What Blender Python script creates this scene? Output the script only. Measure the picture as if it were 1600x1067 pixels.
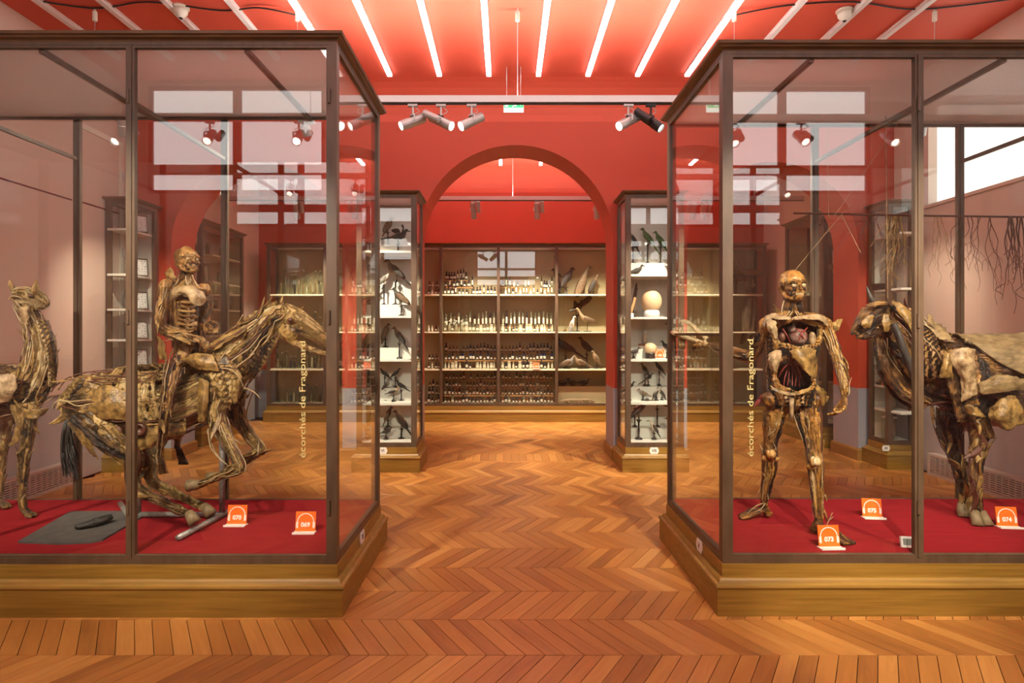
import bpy, math, random
import numpy as np
from mathutils import Vector, Matrix, kdtree, noise as mnoise

for _o in list(bpy.data.objects):
    bpy.data.objects.remove(_o)
SC = bpy.context.scene
COL = SC.collection
PI = math.pi
F = 900.0            # focal length in pixels of the 1600 x 1067 frame
EYE = 1.6            # camera height


def W(px, py, Y):
    """point at depth Y seen at pixel px, py"""
    return Vector(((px - 791.0) * Y / F, Y, EYE - (py - 519.0) * Y / F))


# ------------------------------------------------------------------ camera
cam_d = bpy.data.cameras.new('camera')
cam = bpy.data.objects.new('camera', cam_d)
COL.objects.link(cam)
cam.location = (0, 0, EYE)
cam.rotation_euler = (PI / 2, 0, 0)
cam_d.sensor_width = 36.0
cam_d.lens = 36.0 * F / 1600.0
cam_d.shift_x = 9.0 / 1600.0
cam_d.shift_y = -14.5 / 1600.0
cam_d.clip_start = 0.05
SC.camera = cam

# ------------------------------------------------------------------ world, exposure
world = bpy.data.worlds.new('world')
SC.world = world
world.use_nodes = True
world.node_tree.nodes['Background'].inputs[0].default_value = (0.75, 0.86, 1.0, 1)
world.node_tree.nodes['Background'].inputs[1].default_value = 1.0
SC.view_settings.view_transform = 'Standard'
SC.view_settings.look = 'None'
SC.view_settings.gamma = 1.0
SC.view_settings.use_curve_mapping = False
SC.view_settings.exposure = 0.12
SC.cycles.transparent_max_bounces = 40
SC.cycles.max_bounces = 10
SC.cycles.diffuse_bounces = 5
SC.cycles.glossy_bounces = 4
SC.cycles.use_denoising = True
SC.cycles.sample_clamp_indirect = 6.0
SC.cycles.caustics_reflective = False
SC.cycles.caustics_refractive = False

STRIP_EMIT = 9.5      # ceiling light strips
UPLIGHT_EMIT = 110.0    # light band on top of the suspended beam
PANE_EMIT = 4.6        # frosted daylight panes behind the camera
CLERE_EMIT = 1.7       # frosted panes high in the right wall
SPOT_W = 230.0         # one track spotlight


# ------------------------------------------------------------------ object helpers
def tag(o, label=None, cat=None, group=None, kind=None):
    if label: o['label'] = label
    if cat: o['category'] = cat
    if group: o['group'] = group
    if kind: o['kind'] = kind
    return o


def thing(name, label, cat, loc=(0, 0, 0), rz=0.0, group=None):
    o = bpy.data.objects.new(name, None)
    o.empty_display_size = 0.05
    COL.objects.link(o)
    o.location = loc
    o.rotation_euler = (0, 0, rz)
    return tag(o, label, cat, group)


def put(name, me, mats=None, parent=None):
    o = bpy.data.objects.new(name, me)
    COL.objects.link(o)
    if parent is not None:
        o.parent = parent
    if mats is not None:
        if not isinstance(mats, (list, tuple)):
            mats = [mats]
        if len(me.materials) == 0:
            for m in mats:
                me.materials.append(m)
    return o


def copy_tree(o, parent=None):
    c = o.copy()
    COL.objects.link(c)
    c.parent = parent
    for ch in list(o.children):
        copy_tree(ch, c)
    return c


def frames(pts, up=Vector((0, 0, 1))):
    """tangent, side, lift at every point"""
    out = []
    n = len(pts)
    last = None
    for i in range(n):
        t = (pts[min(i + 1, n - 1)] - pts[max(i - 1, 0)])
        t = t.normalized() if t.length > 1e-9 else Vector((0, 0, 1))
        if last is None:
            u = up if abs(t.dot(up)) < 0.92 else Vector((0, 1, 0)) if abs(t.y) < .9 else Vector((1, 0, 0))
            s = t.cross(u).normalized()
        else:
            s = last - t * last.dot(t)
            s = s.normalized() if s.length > 1e-6 else t.orthogonal().normalized()
        last = s
        out.append((t, s, s.cross(t).normalized()))
    return out


def smooth(pts, per=4):
    """Catmull-Rom through points, each a Vector of any size"""
    n = len(pts)
    if n < 3:
        a, b = pts[0], pts[-1]
        return [a.lerp(b, k / per) for k in range(per + 1)]
    out = []
    for i in range(n - 1):
        p0 = pts[max(i - 1, 0)]; p1 = pts[i]; p2 = pts[i + 1]; p3 = pts[min(i + 2, n - 1)]
        for k in range(per):
            t = k / per
            out.append(0.5 * ((2 * p1) + (p2 - p0) * t + (2 * p0 - 5 * p1 + 4 * p2 - p3) * t * t
                              + (3 * p1 - p0 - 3 * p2 + p3) * t * t * t))
    out.append(pts[-1].copy())
    return out


class MB:
    """collects shapes into one mesh"""
    def __init__(s):
        s.v = []; s.f = []; s.m = []; s.sm = []; s.cur = 0; s.smooth = False

    def add(s, vs, fs):
        b = len(s.v)
        s.v.extend([tuple(v) for v in vs])
        for f in fs:
            s.f.append([b + i for i in f]); s.m.append(s.cur); s.sm.append(s.smooth)
        return s

    def box(s, a, b):
        x0, y0, z0 = a; x1, y1, z1 = b
        return s.add([(x0, y0, z0), (x1, y0, z0), (x1, y1, z0), (x0, y1, z0),
                      (x0, y0, z1), (x1, y0, z1), (x1, y1, z1), (x0, y1, z1)],
                     [(3, 2, 1, 0), (4, 5, 6, 7), (0, 1, 5, 4), (1, 2, 6, 5), (2, 3, 7, 6), (3, 0, 4, 7)])

    def bar(s, a, b, w, h=None):
        """square bar from a to b"""
        h = h or w
        a = Vector(a); b = Vector(b)
        t, sd, up = frames([a, b])[0]
        vs = []
        for p in (a, b):
            for i, j in ((-1, -1), (1, -1), (1, 1), (-1, 1)):
                vs.append(p + sd * (i * w / 2) + up * (j * h / 2))
        return s.add(vs, [(3, 2, 1, 0), (4, 5, 6, 7), (0, 1, 5, 4), (1, 2, 6, 5), (2, 3, 7, 6), (3, 0, 4, 7)])

    def tube(s, pts, r, n=8, flat=1.0, up=Vector((0, 0, 1))):
        pts = [Vector(p) for p in pts]
        if not isinstance(r, (list, tuple)):
            r = [r] * len(pts)
        fr = frames(pts, up)
        vs = []; fs = []
        for p, rr, (t, sd, u) in zip(pts, r, fr):
            for k in range(n):
                a = 2 * PI * k / n
                vs.append(p + sd * (math.cos(a) * rr * flat) + u * (math.sin(a) * rr))
        m = len(pts)
        for i in range(m - 1):
            for k in range(n):
                k2 = (k + 1) % n
                fs.append((i * n + k, i * n + k2, (i + 1) * n + k2, (i + 1) * n + k))
        fs.append(tuple(reversed(range(n))))
        fs.append(tuple(range((m - 1) * n, m * n)))
        return s.add(vs, fs)

    def lathe(s, prof, c=(0, 0, 0), n=12, axis='Z'):
        """profile of (radius, height)"""
        c = Vector(c)
        vs = []; fs = []
        for r, h in prof:
            for k in range(n):
                a = 2 * PI * k / n
                x, y = r * math.cos(a), r * math.sin(a)
                vs.append(c + (Vector((x, y, h)) if axis == 'Z' else Vector((x, -h, y)) if axis == 'Y' else Vector((h, x, y))))
        m = len(prof)
        for i in range(m - 1):
            for k in range(n):
                k2 = (k + 1) % n
                fs.append((i * n + k, i * n + k2, (i + 1) * n + k2, (i + 1) * n + k))
        fs.append(tuple(reversed(range(n))))
        fs.append(tuple(range((m - 1) * n, m * n)))
        return s.add(vs, fs)

    def ball(s, c, r, n=12, m=8, rot=None):
        c = Vector(c)
        if not isinstance(r, (list, tuple)):
            r = (r, r, r)
        vs = []; fs = []
        for i in range(m + 1):
            ph = PI * i / m
            for k in range(n):
                a = 2 * PI * k / n
                p = Vector((r[0] * math.sin(ph) * math.cos(a), r[1] * math.sin(ph) * math.sin(a), r[2] * math.cos(ph)))
                if rot is not None:
                    p = rot @ p
                vs.append(c + p)
        for i in range(m):
            for k in range(n):
                k2 = (k + 1) % n
                fs.append((i * n + k, (i + 1) * n + k, (i + 1) * n + k2, i * n + k2))
        return s.add(vs, fs)

    def prism(s, poly, lo, hi, axis='Y'):
        """poly in 2D swept between lo and hi along an axis: Y -> poly is x,z; X -> y,z; Z -> x,y"""
        n = len(poly)
        def P(p, h):
            return (p[0], h, p[1]) if axis == 'Y' else (h, p[0], p[1]) if axis == 'X' else (p[0], p[1], h)
        vs = [P(p, lo) for p in poly] + [P(p, hi) for p in poly]
        fs = [tuple(range(n)), tuple(reversed(range(n, 2 * n)))]
        for k in range(n):
            k2 = (k + 1) % n
            fs.append((k, n + k, n + k2, k2))
        return s.add(vs, fs)

    def ring(s, x0, x1, y0, y1, prof):
        """mitred moulding round a rectangle; prof is a closed loop of (outward offset, z)"""
        n = len(prof)
        vs = []; fs = []
        for (sx, sy) in ((0, 0), (1, 0), (1, 1), (0, 1)):
            for off, z in prof:
                vs.append(((x1 + off) if sx else (x0 - off), (y1 + off) if sy else (y0 - off), z))
        for c in range(4):
            c2 = (c + 1) % 4
            for k in range(n):
                k2 = (k + 1) % n
                fs.append((c * n + k, c2 * n + k, c2 * n + k2, c * n + k2))
        return s.add(vs, fs)

    def frame(s, x0, x1, z0, z1, y0, y1, w, w2=None):
        """flat rectangular frame standing in the XZ plane"""
        w2 = w2 or w
        s.box((x0, y0, z0), (x0 + w, y1, z1)); s.box((x1 - w, y0, z0), (x1, y1, z1))
        s.box((x0 + w, y0, z0), (x1 - w, y1, z0 + w2)); s.box((x0 + w, y0, z1 - w2), (x1 - w, y1, z1))
        return s

    def mesh(s, name, mats=None):
        me = bpy.data.meshes.new(name)
        me.from_pydata(s.v, [], s.f)
        if mats is not None:
            for m in (mats if isinstance(mats, (list, tuple)) else [mats]):
                me.materials.append(m)
        me.polygons.foreach_set('material_index', s.m)
        me.polygons.foreach_set('use_smooth', s.sm)
        me.update()
        return me

    def build(s, name, mats=None, parent=None, smooth=None):
        if smooth is not None:
            s.sm = [smooth] * len(s.f)
        import bmesh
        me = s.mesh(name, mats)
        bm = bmesh.new(); bm.from_mesh(me)
        bmesh.ops.recalc_face_normals(bm, faces=bm.faces)
        bm.to_mesh(me); bm.free()
        return put(name, me, None, parent)


# ------------------------------------------------------------------ materials
def nt(name):
    m = bpy.data.materials.new(name)
    m.use_nodes = True
    t = m.node_tree
    return m, t, t.nodes['Principled BSDF'], t.nodes['Material Output']


def lk(t, a, ao, b, bi):
    t.links.new(a.outputs[ao], b.inputs[bi])


def node(t, kind, **kw):
    n = t.nodes.new(kind)
    for k, v in kw.items():
        setattr(n, k, v)
    return n


def ramp(t, stops):
    r = t.nodes.new('ShaderNodeValToRGB')
    e = r.color_ramp.elements
    while len(e) < len(stops):
        e.new(0.5)
    for el, (p, c) in zip(e, stops):
        el.position = p
        el.color = (*c, 1) if len(c) == 3 else c
    return r


def mapped(t, scale=(1, 1, 1), coord='Object', rot=(0, 0, 0)):
    tc = t.nodes.new('ShaderNodeTexCoord')
    mp = t.nodes.new('ShaderNodeMapping')
    mp.inputs['Scale'].default_value = scale
    mp.inputs['Rotation'].default_value = rot
    lk(t, tc, coord, mp, 'Vector')
    return mp


def mat(name, c1, rough=0.5, metal=0.0, c2=None, scale=(6, 6, 6), detail=5.0, bump=0.0, bscale=None, spec=0.5, emit=None, coat=0.0):
    m, t, b, o = nt(name)
    b.inputs['Base Color'].default_value = (*c1, 1)
    b.inputs['Roughness'].default_value = rough
    b.inputs['Metallic'].default_value = metal
    b.inputs['Specular IOR Level'].default_value = spec
    b.inputs['Coat Weight'].default_value = coat
    if emit:
        b.inputs['Emission Color'].default_value = (*emit[0], 1)
        b.inputs['Emission Strength'].default_value = emit[1]
    if c2 is not None or bump:
        mp = mapped(t, scale)
        nz = node(t, 'ShaderNodeTexNoise')
        nz.inputs['Scale'].default_value = 1.0
        nz.inputs['Detail'].default_value = detail
        lk(t, mp, 0, nz, 'Vector')
        if c2 is not None:
            r = ramp(t, [(0.32, c1), (0.68, c2)])
            lk(t, nz, 0, r, 0)
            lk(t, r, 0, b, 'Base Color')
        if bump:
            src = nz
            if bscale:
                mp2 = mapped(t, bscale)
                src = node(t, 'ShaderNodeTexNoise')
                src.inputs['Scale'].default_value = 1.0
                lk(t, mp2, 0, src, 'Vector')
            bp = node(t, 'ShaderNodeBump')
            bp.inputs['Strength'].default_value = bump
            bp.inputs['Distance'].default_value = 0.01
            lk(t, src, 0, bp, 'Height')
            lk(t, bp, 0, b, 'Normal')
    return m


def emitter(name, col, strength):
    m, t, b, o = nt(name)
    t.nodes.remove(b)
    e = node(t, 'ShaderNodeEmission')
    e.inputs[0].default_value = (*col, 1)
    e.inputs[1].default_value = strength
    lk(t, e, 0, o, 0)
    return m


def thin_glass(name, tint=(0.985, 0.995, 0.99), rough=0.0, f0=0.04, bump=None, haze=0.0):
    """clear sheet: every face passes light straight on and mirrors a Fresnel share of it"""
    m, t, b, o = nt(name)
    t.nodes.remove(b)
    lw = node(t, 'ShaderNodeLayerWeight')
    lw.inputs['Blend'].default_value = 0.5
    p = node(t, 'ShaderNodeMath', operation='POWER'); p.inputs[1].default_value = 5.0
    lk(t, lw, 'Facing', p, 0)
    mu = node(t, 'ShaderNodeMath', operation='MULTIPLY_ADD')
    mu.inputs[1].default_value = 1.0 - f0; mu.inputs[2].default_value = f0
    lk(t, p, 0, mu, 0)
    tr = node(t, 'ShaderNodeBsdfTransparent'); tr.inputs[0].default_value = (*tint, 1)
    gl = node(t, 'ShaderNodeBsdfGlossy'); gl.inputs['Roughness'].default_value = rough
    gl.inputs[0].default_value = (1, 1, 1, 1)
    base = tr
    if haze:
        df = node(t, 'ShaderNodeBsdfDiffuse'); df.inputs[0].default_value = (0.75, 0.72, 0.68, 1)
        tl = node(t, 'ShaderNodeBsdfTranslucent'); tl.inputs[0].default_value = (0.75, 0.72, 0.68, 1)
        ad = node(t, 'ShaderNodeMixShader'); ad.inputs[0].default_value = 0.5
        lk(t, df, 0, ad, 1); lk(t, tl, 0, ad, 2)
        hm = node(t, 'ShaderNodeMixShader'); hm.inputs[0].default_value = haze
        lk(t, tr, 0, hm, 1); lk(t, ad, 0, hm, 2)
        base = hm
    mx = node(t, 'ShaderNodeMixShader')
    lk(t, mu, 0, mx, 0); lk(t, base, 0, mx, 1); lk(t, gl, 0, mx, 2)
    if bump:
        mp = mapped(t, bump[0])
        nz = node(t, 'ShaderNodeTexNoise'); nz.inputs['Scale'].default_value = 1.0
        lk(t, mp, 0, nz, 'Vector')
        bp = node(t, 'ShaderNodeBump'); bp.inputs['Strength'].default_value = bump[1]; bp.inputs['Distance'].default_value = 0.02
        lk(t, nz, 0, bp, 'Height'); lk(t, bp, 0, gl, 'Normal')
    lk(t, mx, 0, o, 0)
    return m


def wood(name, ramp_stops, grain=(2, 40, 40), rough=0.35, bump=0.08, seed_attr=None, coat=0.0):
    """grained wood; colour varies per object or, for joined pieces, per face attribute"""
    m, t, b, o = nt(name)
    b.inputs['Roughness'].default_value = rough
    b.inputs['Coat Weight'].default_value = coat
    uv = node(t, 'ShaderNodeTexCoord')
    mp = node(t, 'ShaderNodeMapping'); mp.inputs['Scale'].default_value = grain
    if seed_attr:
        at = node(t, 'ShaderNodeAttribute'); at.attribute_name = seed_attr
        rnd = (at, 'Fac')
        lk(t, uv, 'UV', mp, 0)
    else:
        oi = node(t, 'ShaderNodeObjectInfo')
        rnd = (oi, 'Random')
        lk(t, uv, 'UV' if seed_attr is None and name.startswith('plank') else 'Object', mp, 0)
    off = node(t, 'ShaderNodeVectorMath', operation='ADD')
    sc = node(t, 'ShaderNodeMath', operation='MULTIPLY'); sc.inputs[1].default_value = 57.0
    lk(t, rnd[0], rnd[1], sc, 0)
    lk(t, mp, 0, off, 0); lk(t, sc, 0, off, 1)
    nz = node(t, 'ShaderNodeTexNoise'); nz.inputs['Scale'].default_value = 1.0; nz.inputs['Detail'].default_value = 6
    nz.inputs['Distortion'].default_value = 0.6
    lk(t, off, 0, nz, 'Vector')
    a = node(t, 'ShaderNodeMath', operation='MULTIPLY'); a.inputs[1].default_value = 0.62
    lk(t, rnd[0], rnd[1], a, 0)
    c = node(t, 'ShaderNodeMath', operation='MULTIPLY_ADD'); c.inputs[1].default_value = 0.55
    lk(t, nz, 0, c, 0); lk(t, a, 0, c, 2)
    r = ramp(t, ramp_stops)
    lk(t, c, 0, r, 0); lk(t, r, 0, b, 'Base Color')
    if bump:
        bp = node(t, 'ShaderNodeBump'); bp.inputs['Strength'].default_value = bump; bp.inputs['Distance'].default_value = 0.003
        lk(t, nz, 0, bp, 'Height'); lk(t, bp, 0, b, 'Normal')
    return m


def two_paint(name, top, bottom, zsplit, rough=0.55):
    """wall paint with a dado of another colour below zsplit"""
    m, t, b, o = nt(name)
    g = node(t, 'ShaderNodeNewGeometry')
    s = node(t, 'ShaderNodeSeparateXYZ'); lk(t, g, 'Position', s, 0)
    gt = node(t, 'ShaderNodeMath', operation='GREATER_THAN'); gt.inputs[1].default_value = zsplit
    lk(t, s, 'Z', gt, 0)
    mx = node(t, 'ShaderNodeMix', data_type='RGBA')
    mx.inputs['A'].default_value = (*bottom, 1); mx.inputs['B'].default_value = (*top, 1)
    t.links.new(gt.outputs[0], mx.inputs['Factor'])
    nz = node(t, 'ShaderNodeTexNoise'); nz.inputs['Scale'].default_value = 160.0
    bp = node(t, 'ShaderNodeBump'); bp.inputs['Strength'].default_value = 0.05; bp.inputs['Distance'].default_value = 0.004
    lk(t, nz, 0, bp, 'Height'); lk(t, bp, 0, b, 'Normal')
    t.links.new(mx.outputs['Result'], b.inputs['Base Color'])
    b.inputs['Roughness'].default_value = rough
    return m


RED = (0.48, 0.056, 0.023)
GREY = (0.33, 0.33, 0.38)
M = {}
M['wall_red'] = two_paint('wall_red', RED, GREY, 0.9)
M['wall_pink'] = two_paint('wall_pale', (0.66, 0.50, 0.41), (0.42, 0.38, 0.37), 0.95)
M['ceiling'] = mat('ceiling_red', (0.66, 0.100, 0.056), 0.6, bump=0.03, scale=(90, 90, 90))
PL = [(0.02, (0.17, 0.062, 0.015)), (0.35, (0.36, 0.148, 0.034)), (0.72, (0.48, 0.215, 0.050)), (1.0, (0.62, 0.31, 0.085))]
M['plank'] = wood('plank_oak', PL, (3.5, 34, 1), 0.30, 0.05)
M['plank_stuff'] = wood('plank_oak_joined', PL, (3.5, 34, 1), 0.30, 0.05, 'tone')
M['subfloor'] = mat('subfloor', (0.035, 0.014, 0.006), 0.8)
M['ochre'] = mat('ochre_grained_wood', (0.20, 0.110, 0.016), 0.42, c2=(0.30, 0.172, 0.030), scale=(2.5, 14, 60), bump=0.05)
M['skirt'] = mat('ochre_skirting', (0.24, 0.115, 0.025), 0.45, c2=(0.32, 0.165, 0.04), scale=(3, 3, 50))
M['brown'] = mat('dark_brown_frame', (0.066, 0.040, 0.022), 0.42, c2=(0.10, 0.062, 0.036), scale=(22, 22, 5), bump=0.03)
M['cornice'] = mat('brown_cornice', (0.085, 0.038, 0.013), 0.4, c2=(0.155, 0.074, 0.026), scale=(6, 6, 40))
M['carpet'] = mat('red_carpet', (0.21, 0.008, 0.012), 0.9, c2=(0.27, 0.011, 0.016), scale=(3, 60, 3), bump=0.25, bscale=(500, 500, 500), spec=0.15)
M['glass'] = thin_glass('clear_glass')
M['roof_glass'] = thin_glass('rippled_roof_glass', (0.80, 0.76, 0.74), 0.16, 0.06, ((26, 90, 26), 0.8), 0.62)
M['white'] = mat('cream_paint', (0.76, 0.71, 0.60), 0.5)
M['vitrine_white'] = mat('vitrine_lining', (0.72, 0.72, 0.64), 0.6)
M['shelf'] = mat('cream_shelf', (0.74, 0.66, 0.46), 0.45)
M['lining'] = mat('cabinet_lining', (0.42, 0.35, 0.20), 0.6, c2=(0.36, 0.30, 0.17), scale=(2, 2, 2))
M['metal'] = mat('grey_lacquer', (0.52, 0.51, 0.50), 0.35, 0.5)
M['beam'] = mat('satin_aluminium', (0.66, 0.65, 0.65), 0.38, 0.25)
M['black'] = mat('black_plastic', (0.012, 0.012, 0.012), 0.4)
M['steel'] = mat('galvanised_pipe', (0.42, 0.40, 0.37), 0.45, 0.6, c2=(0.26, 0.25, 0.23), scale=(40, 40, 40))
M['strip'] = emitter('lit_diffuser', (1.0, 0.93, 0.88), STRIP_EMIT)
M['strip_off'] = mat('unlit_diffuser', (0.80, 0.76, 0.74), 0.4)
M['uplight'] = emitter('uplight_diffuser', (1.0, 0.90, 0.82), UPLIGHT_EMIT)
M['uplight_far'] = emitter('far_uplight_diffuser', (1.0, 0.90, 0.82), UPLIGHT_EMIT * 2.4)
M['lens'] = emitter('spot_lens', (1.0, 0.93, 0.80), 14.0)
M['pane'] = emitter('frosted_daylight_pane', (1.0, 0.97, 0.93), PANE_EMIT)
M['clere'] = emitter('warm_daylight_pane', (1.0, 0.95, 0.84), CLERE_EMIT)
M['winframe'] = mat('dark_red_window_frame', (0.16, 0.020, 0.016), 0.5)
M['orange'] = mat('orange_card', (0.85, 0.16, 0.012), 0.5)
M['cardwhite'] = mat('white_card', (0.82, 0.80, 0.76), 0.5)
M['ink'] = mat('dark_ink', (0.03, 0.03, 0.03), 0.6)
M['letter'] = mat('pale_yellow_vinyl', (0.46, 0.39, 0.16), 0.6)
M['grille'] = mat('cream_grille', (0.50, 0.42, 0.36), 0.5)
M['rubber'] = mat('grey_slab', (0.055, 0.050, 0.048), 0.8, c2=(0.085, 0.078, 0.07), scale=(12, 12, 12), bump=0.3)
M['green'] = emitter('exit_green', (0.08, 0.62, 0.22), 1.6)
M['exit_white'] = emitter('exit_white', (0.95, 1.0, 0.85), 1.6)

# ================================================================== THE SHELL
XL, XR = -4.66, 4.85        # side walls
Y0, YP, YQ, YB = -0.4, 7.2, 7.75, 10.85   # window wall, partition front and back, rear wall
ZC = 4.65

# ---- ceiling with a coved edge towards the partition
def cove(ya, yb, r=0.42, both=False):
    pts = []
    if both:
        for k in range(9):
            a = PI / 2 * k / 8
            pts.append((ya + r - r * math.cos(a), ZC - r + r * math.sin(a)))
    else:
        pts.append((ya, ZC))
    for k in range(9):
        a = PI / 2 * k / 8
        pts.append((yb - r + r * math.sin(a), ZC - r + r * math.cos(a)))
    return pts
mb = MB()
mb.smooth = True
for (ya, yb, both) in ((Y0, YP, False), (YQ, YB, True)):
    low = cove(ya, yb, 0.42, both)
    for (p, q) in zip(low[:-1], low[1:]):
        mb.add([(XL, p[0], p[1]), (XR, p[0], p[1]), (XR, q[0], q[1]), (XL, q[0], q[1])], [(0, 1, 2, 3)])
mb.smooth = False
mb.box((XL - .2, Y0 - .2, ZC + .01), (XR + .2, YB + .2, ZC + .2))
ceil = put('ceiling', mb.mesh('ceiling', M['ceiling'])); tag(ceil, kind='structure')

# ---- side walls
mb = MB(); mb.box((XL - .2, Y0 - .2, 0), (XL, YB + .2, ZC + .2))
tag(mb.build('wall_left', M['wall_pink']), kind='structure')
CY0, CY1, CZ0, CZ1 = 1.6, 6.62, 3.06, 4.32      # high window in the right wall
mb = MB()
mb.box((XR, Y0 - .2, 0), (XR + .2, YB + .2, CZ0)); mb.box((XR, Y0 - .2, CZ1), (XR + .2, YB + .2, ZC + .2))
mb.box((XR, Y0 - .2, CZ0), (XR + .2, CY0, CZ1)); mb.box((XR, CY1, CZ0), (XR + .2, YB + .2, CZ1))
tag(mb.build('wall_right', M['wall_pink']), kind='structure')
wn = thing('window_4', None, None); tag(wn, kind='structure')
nb = 4
for k in range(nb):
    a = CY0 + (CY1 - CY0) * k / nb; b = CY0 + (CY1 - CY0) * (k + 1) / nb
    MB().box((XR + .10, a + .004, CZ0), (XR + .115, b - .004, CZ1)).build('pane', M['clere'], wn)
for k in range(1, nb):
    a = CY0 + (CY1 - CY0) * k / nb
    MB().box((XR + .07, a - .008, CZ0), (XR + .10, a + .008, CZ1)).build('glazing_bar', M['white'], wn)
MB().box((XR - .025, CY0 - .03, CZ0 - .035), (XR + .10, CY1 + .03, CZ0)).build('window_sill', M['wall_pink'], wn)

# panelling of the left wall and its white door leaf
tr = thing('trim_1', None, None); tag(tr, kind='structure')
mb = MB()
for (ya, yb) in ((1.2, 3.0), (3.05, 4.85), (4.9, 6.15)):
    x = XL + .018
    mb.box((XL, ya, .95), (x, yb, 3.80))
mb.build('wall_panel', M['wall_pink'], tr)
MB().box((XL + .018, 1.2, 3.005), (XL + .024, 6.15, 3.02)).build('panel_joint', M['winframe'], tr)
MB().box((XL + .05, 6.2, 3.005), (XL + .056, 6.85, 3.02)).build('panel_joint', M['winframe'], tr)
mb = MB(); mb.box((XL, 6.2, .02), (XL + .05, 6.92, 3.87)); mb.build('shutter_leaf', M['wall_pink'], tr)
mb = MB(); mb.box((XL + .05, 6.86, .02), (XL + .065, 6.92, 3.87)); mb.box((XL + .05, 6.2, 3.81), (XL + .065, 6.86, 3.87)); mb.build('shutter_moulding', M['white'], tr)
for z in (3.45, 2.55, 2.0, 1.1):
    MB().tube([(XL + .075, 6.90, z - .05), (XL + .075, 6.90, z + .05)], .011).build('hinge', M['metal'], tr)

# ---- rear wall of the far room
mb = MB(); mb.box((XL - .2, YB, 0), (XR + .2, YB + .2, ZC + .2))
tag(mb.build('wall_rear', M['wall_red']), kind='structure')

# ---- partition with three arches
ARCH = [(-3.12, 1.07, 2.66), (0.12, 1.22, 2.72), (3.33, 1.07, 2.66)]   # centre, half width, spring
def headroom(x):
    for c, hw, zs in ARCH:
        if abs(x - c) < hw - 1e-6:
            return zs + math.sqrt(hw * hw - (x - c) ** 2)
    return 0.0
xs = [XL]
for c, hw, zs in ARCH:
    xs += [c - hw * math.cos(PI * k / 40) for k in range(41)]
xs.append(XR)
mb = MB()
ztop = ZC + .05
for i in range(len(xs) - 1):
    a, b = xs[i], xs[i + 1]
    ha, hb = headroom(a), headroom(b)
    mid = headroom((a + b) / 2)
    if mid == 0:
        ha = hb = 0
    elif True:
        for c, hw, zs in ARCH:
            if abs((a + b) / 2 - c) < hw:
                ha = max(ha, zs); hb = max(hb, zs)
    mb.add([(a, YP, ha), (b, YP, hb), (b, YP, ztop), (a, YP, ztop)], [(0, 1, 2, 3)])
    mb.add([(a, YQ, ha), (b, YQ, hb), (b, YQ, ztop), (a, YQ, ztop)], [(3, 2, 1, 0)])
    if mid:
        mb.smooth = True
        mb.add([(a, YP, ha), (a, YQ, ha), (b, YQ, hb), (b, YP, hb)], [(0, 1, 2, 3)])
        mb.smooth = False
for c, hw, zs in ARCH:
    for x, s in ((c - hw, 1), (c + hw, -1)):
        mb.add([(x, YP, 0), (x, YQ, 0), (x, YQ, zs), (x, YP, zs)], [(0, 1, 2, 3)])
tag(put('wall_middle', mb.mesh('wall_middle', M['wall_red'])), kind='structure')

# skirting of the piers
piers = [(XL, ARCH[0][0] - ARCH[0][1]), (ARCH[0][0] + ARCH[0][1], ARCH[1][0] - ARCH[1][1]),
         (ARCH[1][0] + ARCH[1][1], ARCH[2][0] - ARCH[2][1]), (ARCH[2][0] + ARCH[2][1], XR)]
for i, (a, b) in enumerate(piers):
    mb = MB(); mb.ring(a, b, YP, YQ, [(0, 0), (.024, 0), (.024, .125), (.012, .145), (0, .15)])
    tag(mb.build('baseboard_%d' % (i + 1), M['skirt']), kind='structure')

# ---- window wall behind the camera
WX = [(-4.36, -2.2), (-1.1, 1.1), (2.3, 4.45)]
wz0, wz1, wz2, wz3 = 3.28, 3.52, 3.64, 4.60
mb = MB()
px = XL - .2
for a, b in WX + [(XR + .2, XR + .2)]:
    mb.box((px, Y0 - .2, 0), (a, Y0, ZC + .2)); px = b
for a, b in WX:
    mb.box((a, Y0 - .2, 0), (b, Y0, wz0)); mb.box((a, Y0 - .2, wz3), (b, Y0, ZC + .2))
tag(mb.build('wall_window', M['wall_pink']), kind='structure')
for i, (a, b) in enumerate(WX):
    wn = thing('window_%d' % (i + 1), None, None); tag(wn, kind='structure')
    mid = (a + b) / 2
    fr = MB(); fr.frame(a, b, wz0, wz3, Y0 - .10, Y0 - .03, .05)
    fr.box((a + .05, Y0 - .10, wz1), (b - .05, Y0 - .03, wz2)); fr.box((mid - .05, Y0 - .10, wz0 + .05), (mid + .05, Y0 - .03, wz3 - .05))
    fr.build('window_frame', M['winframe'], wn)
    for (xa, xb) in ((a + .05, mid - .05), (mid + .05, b - .05)):
        for (za, zb) in ((wz0 + .05, wz1), (wz2, wz3 - .05)):
            MB().box((xa, Y0 - .075, za), (xb, Y0 - .065, zb)).build('pane', M['pane'], wn)

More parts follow.
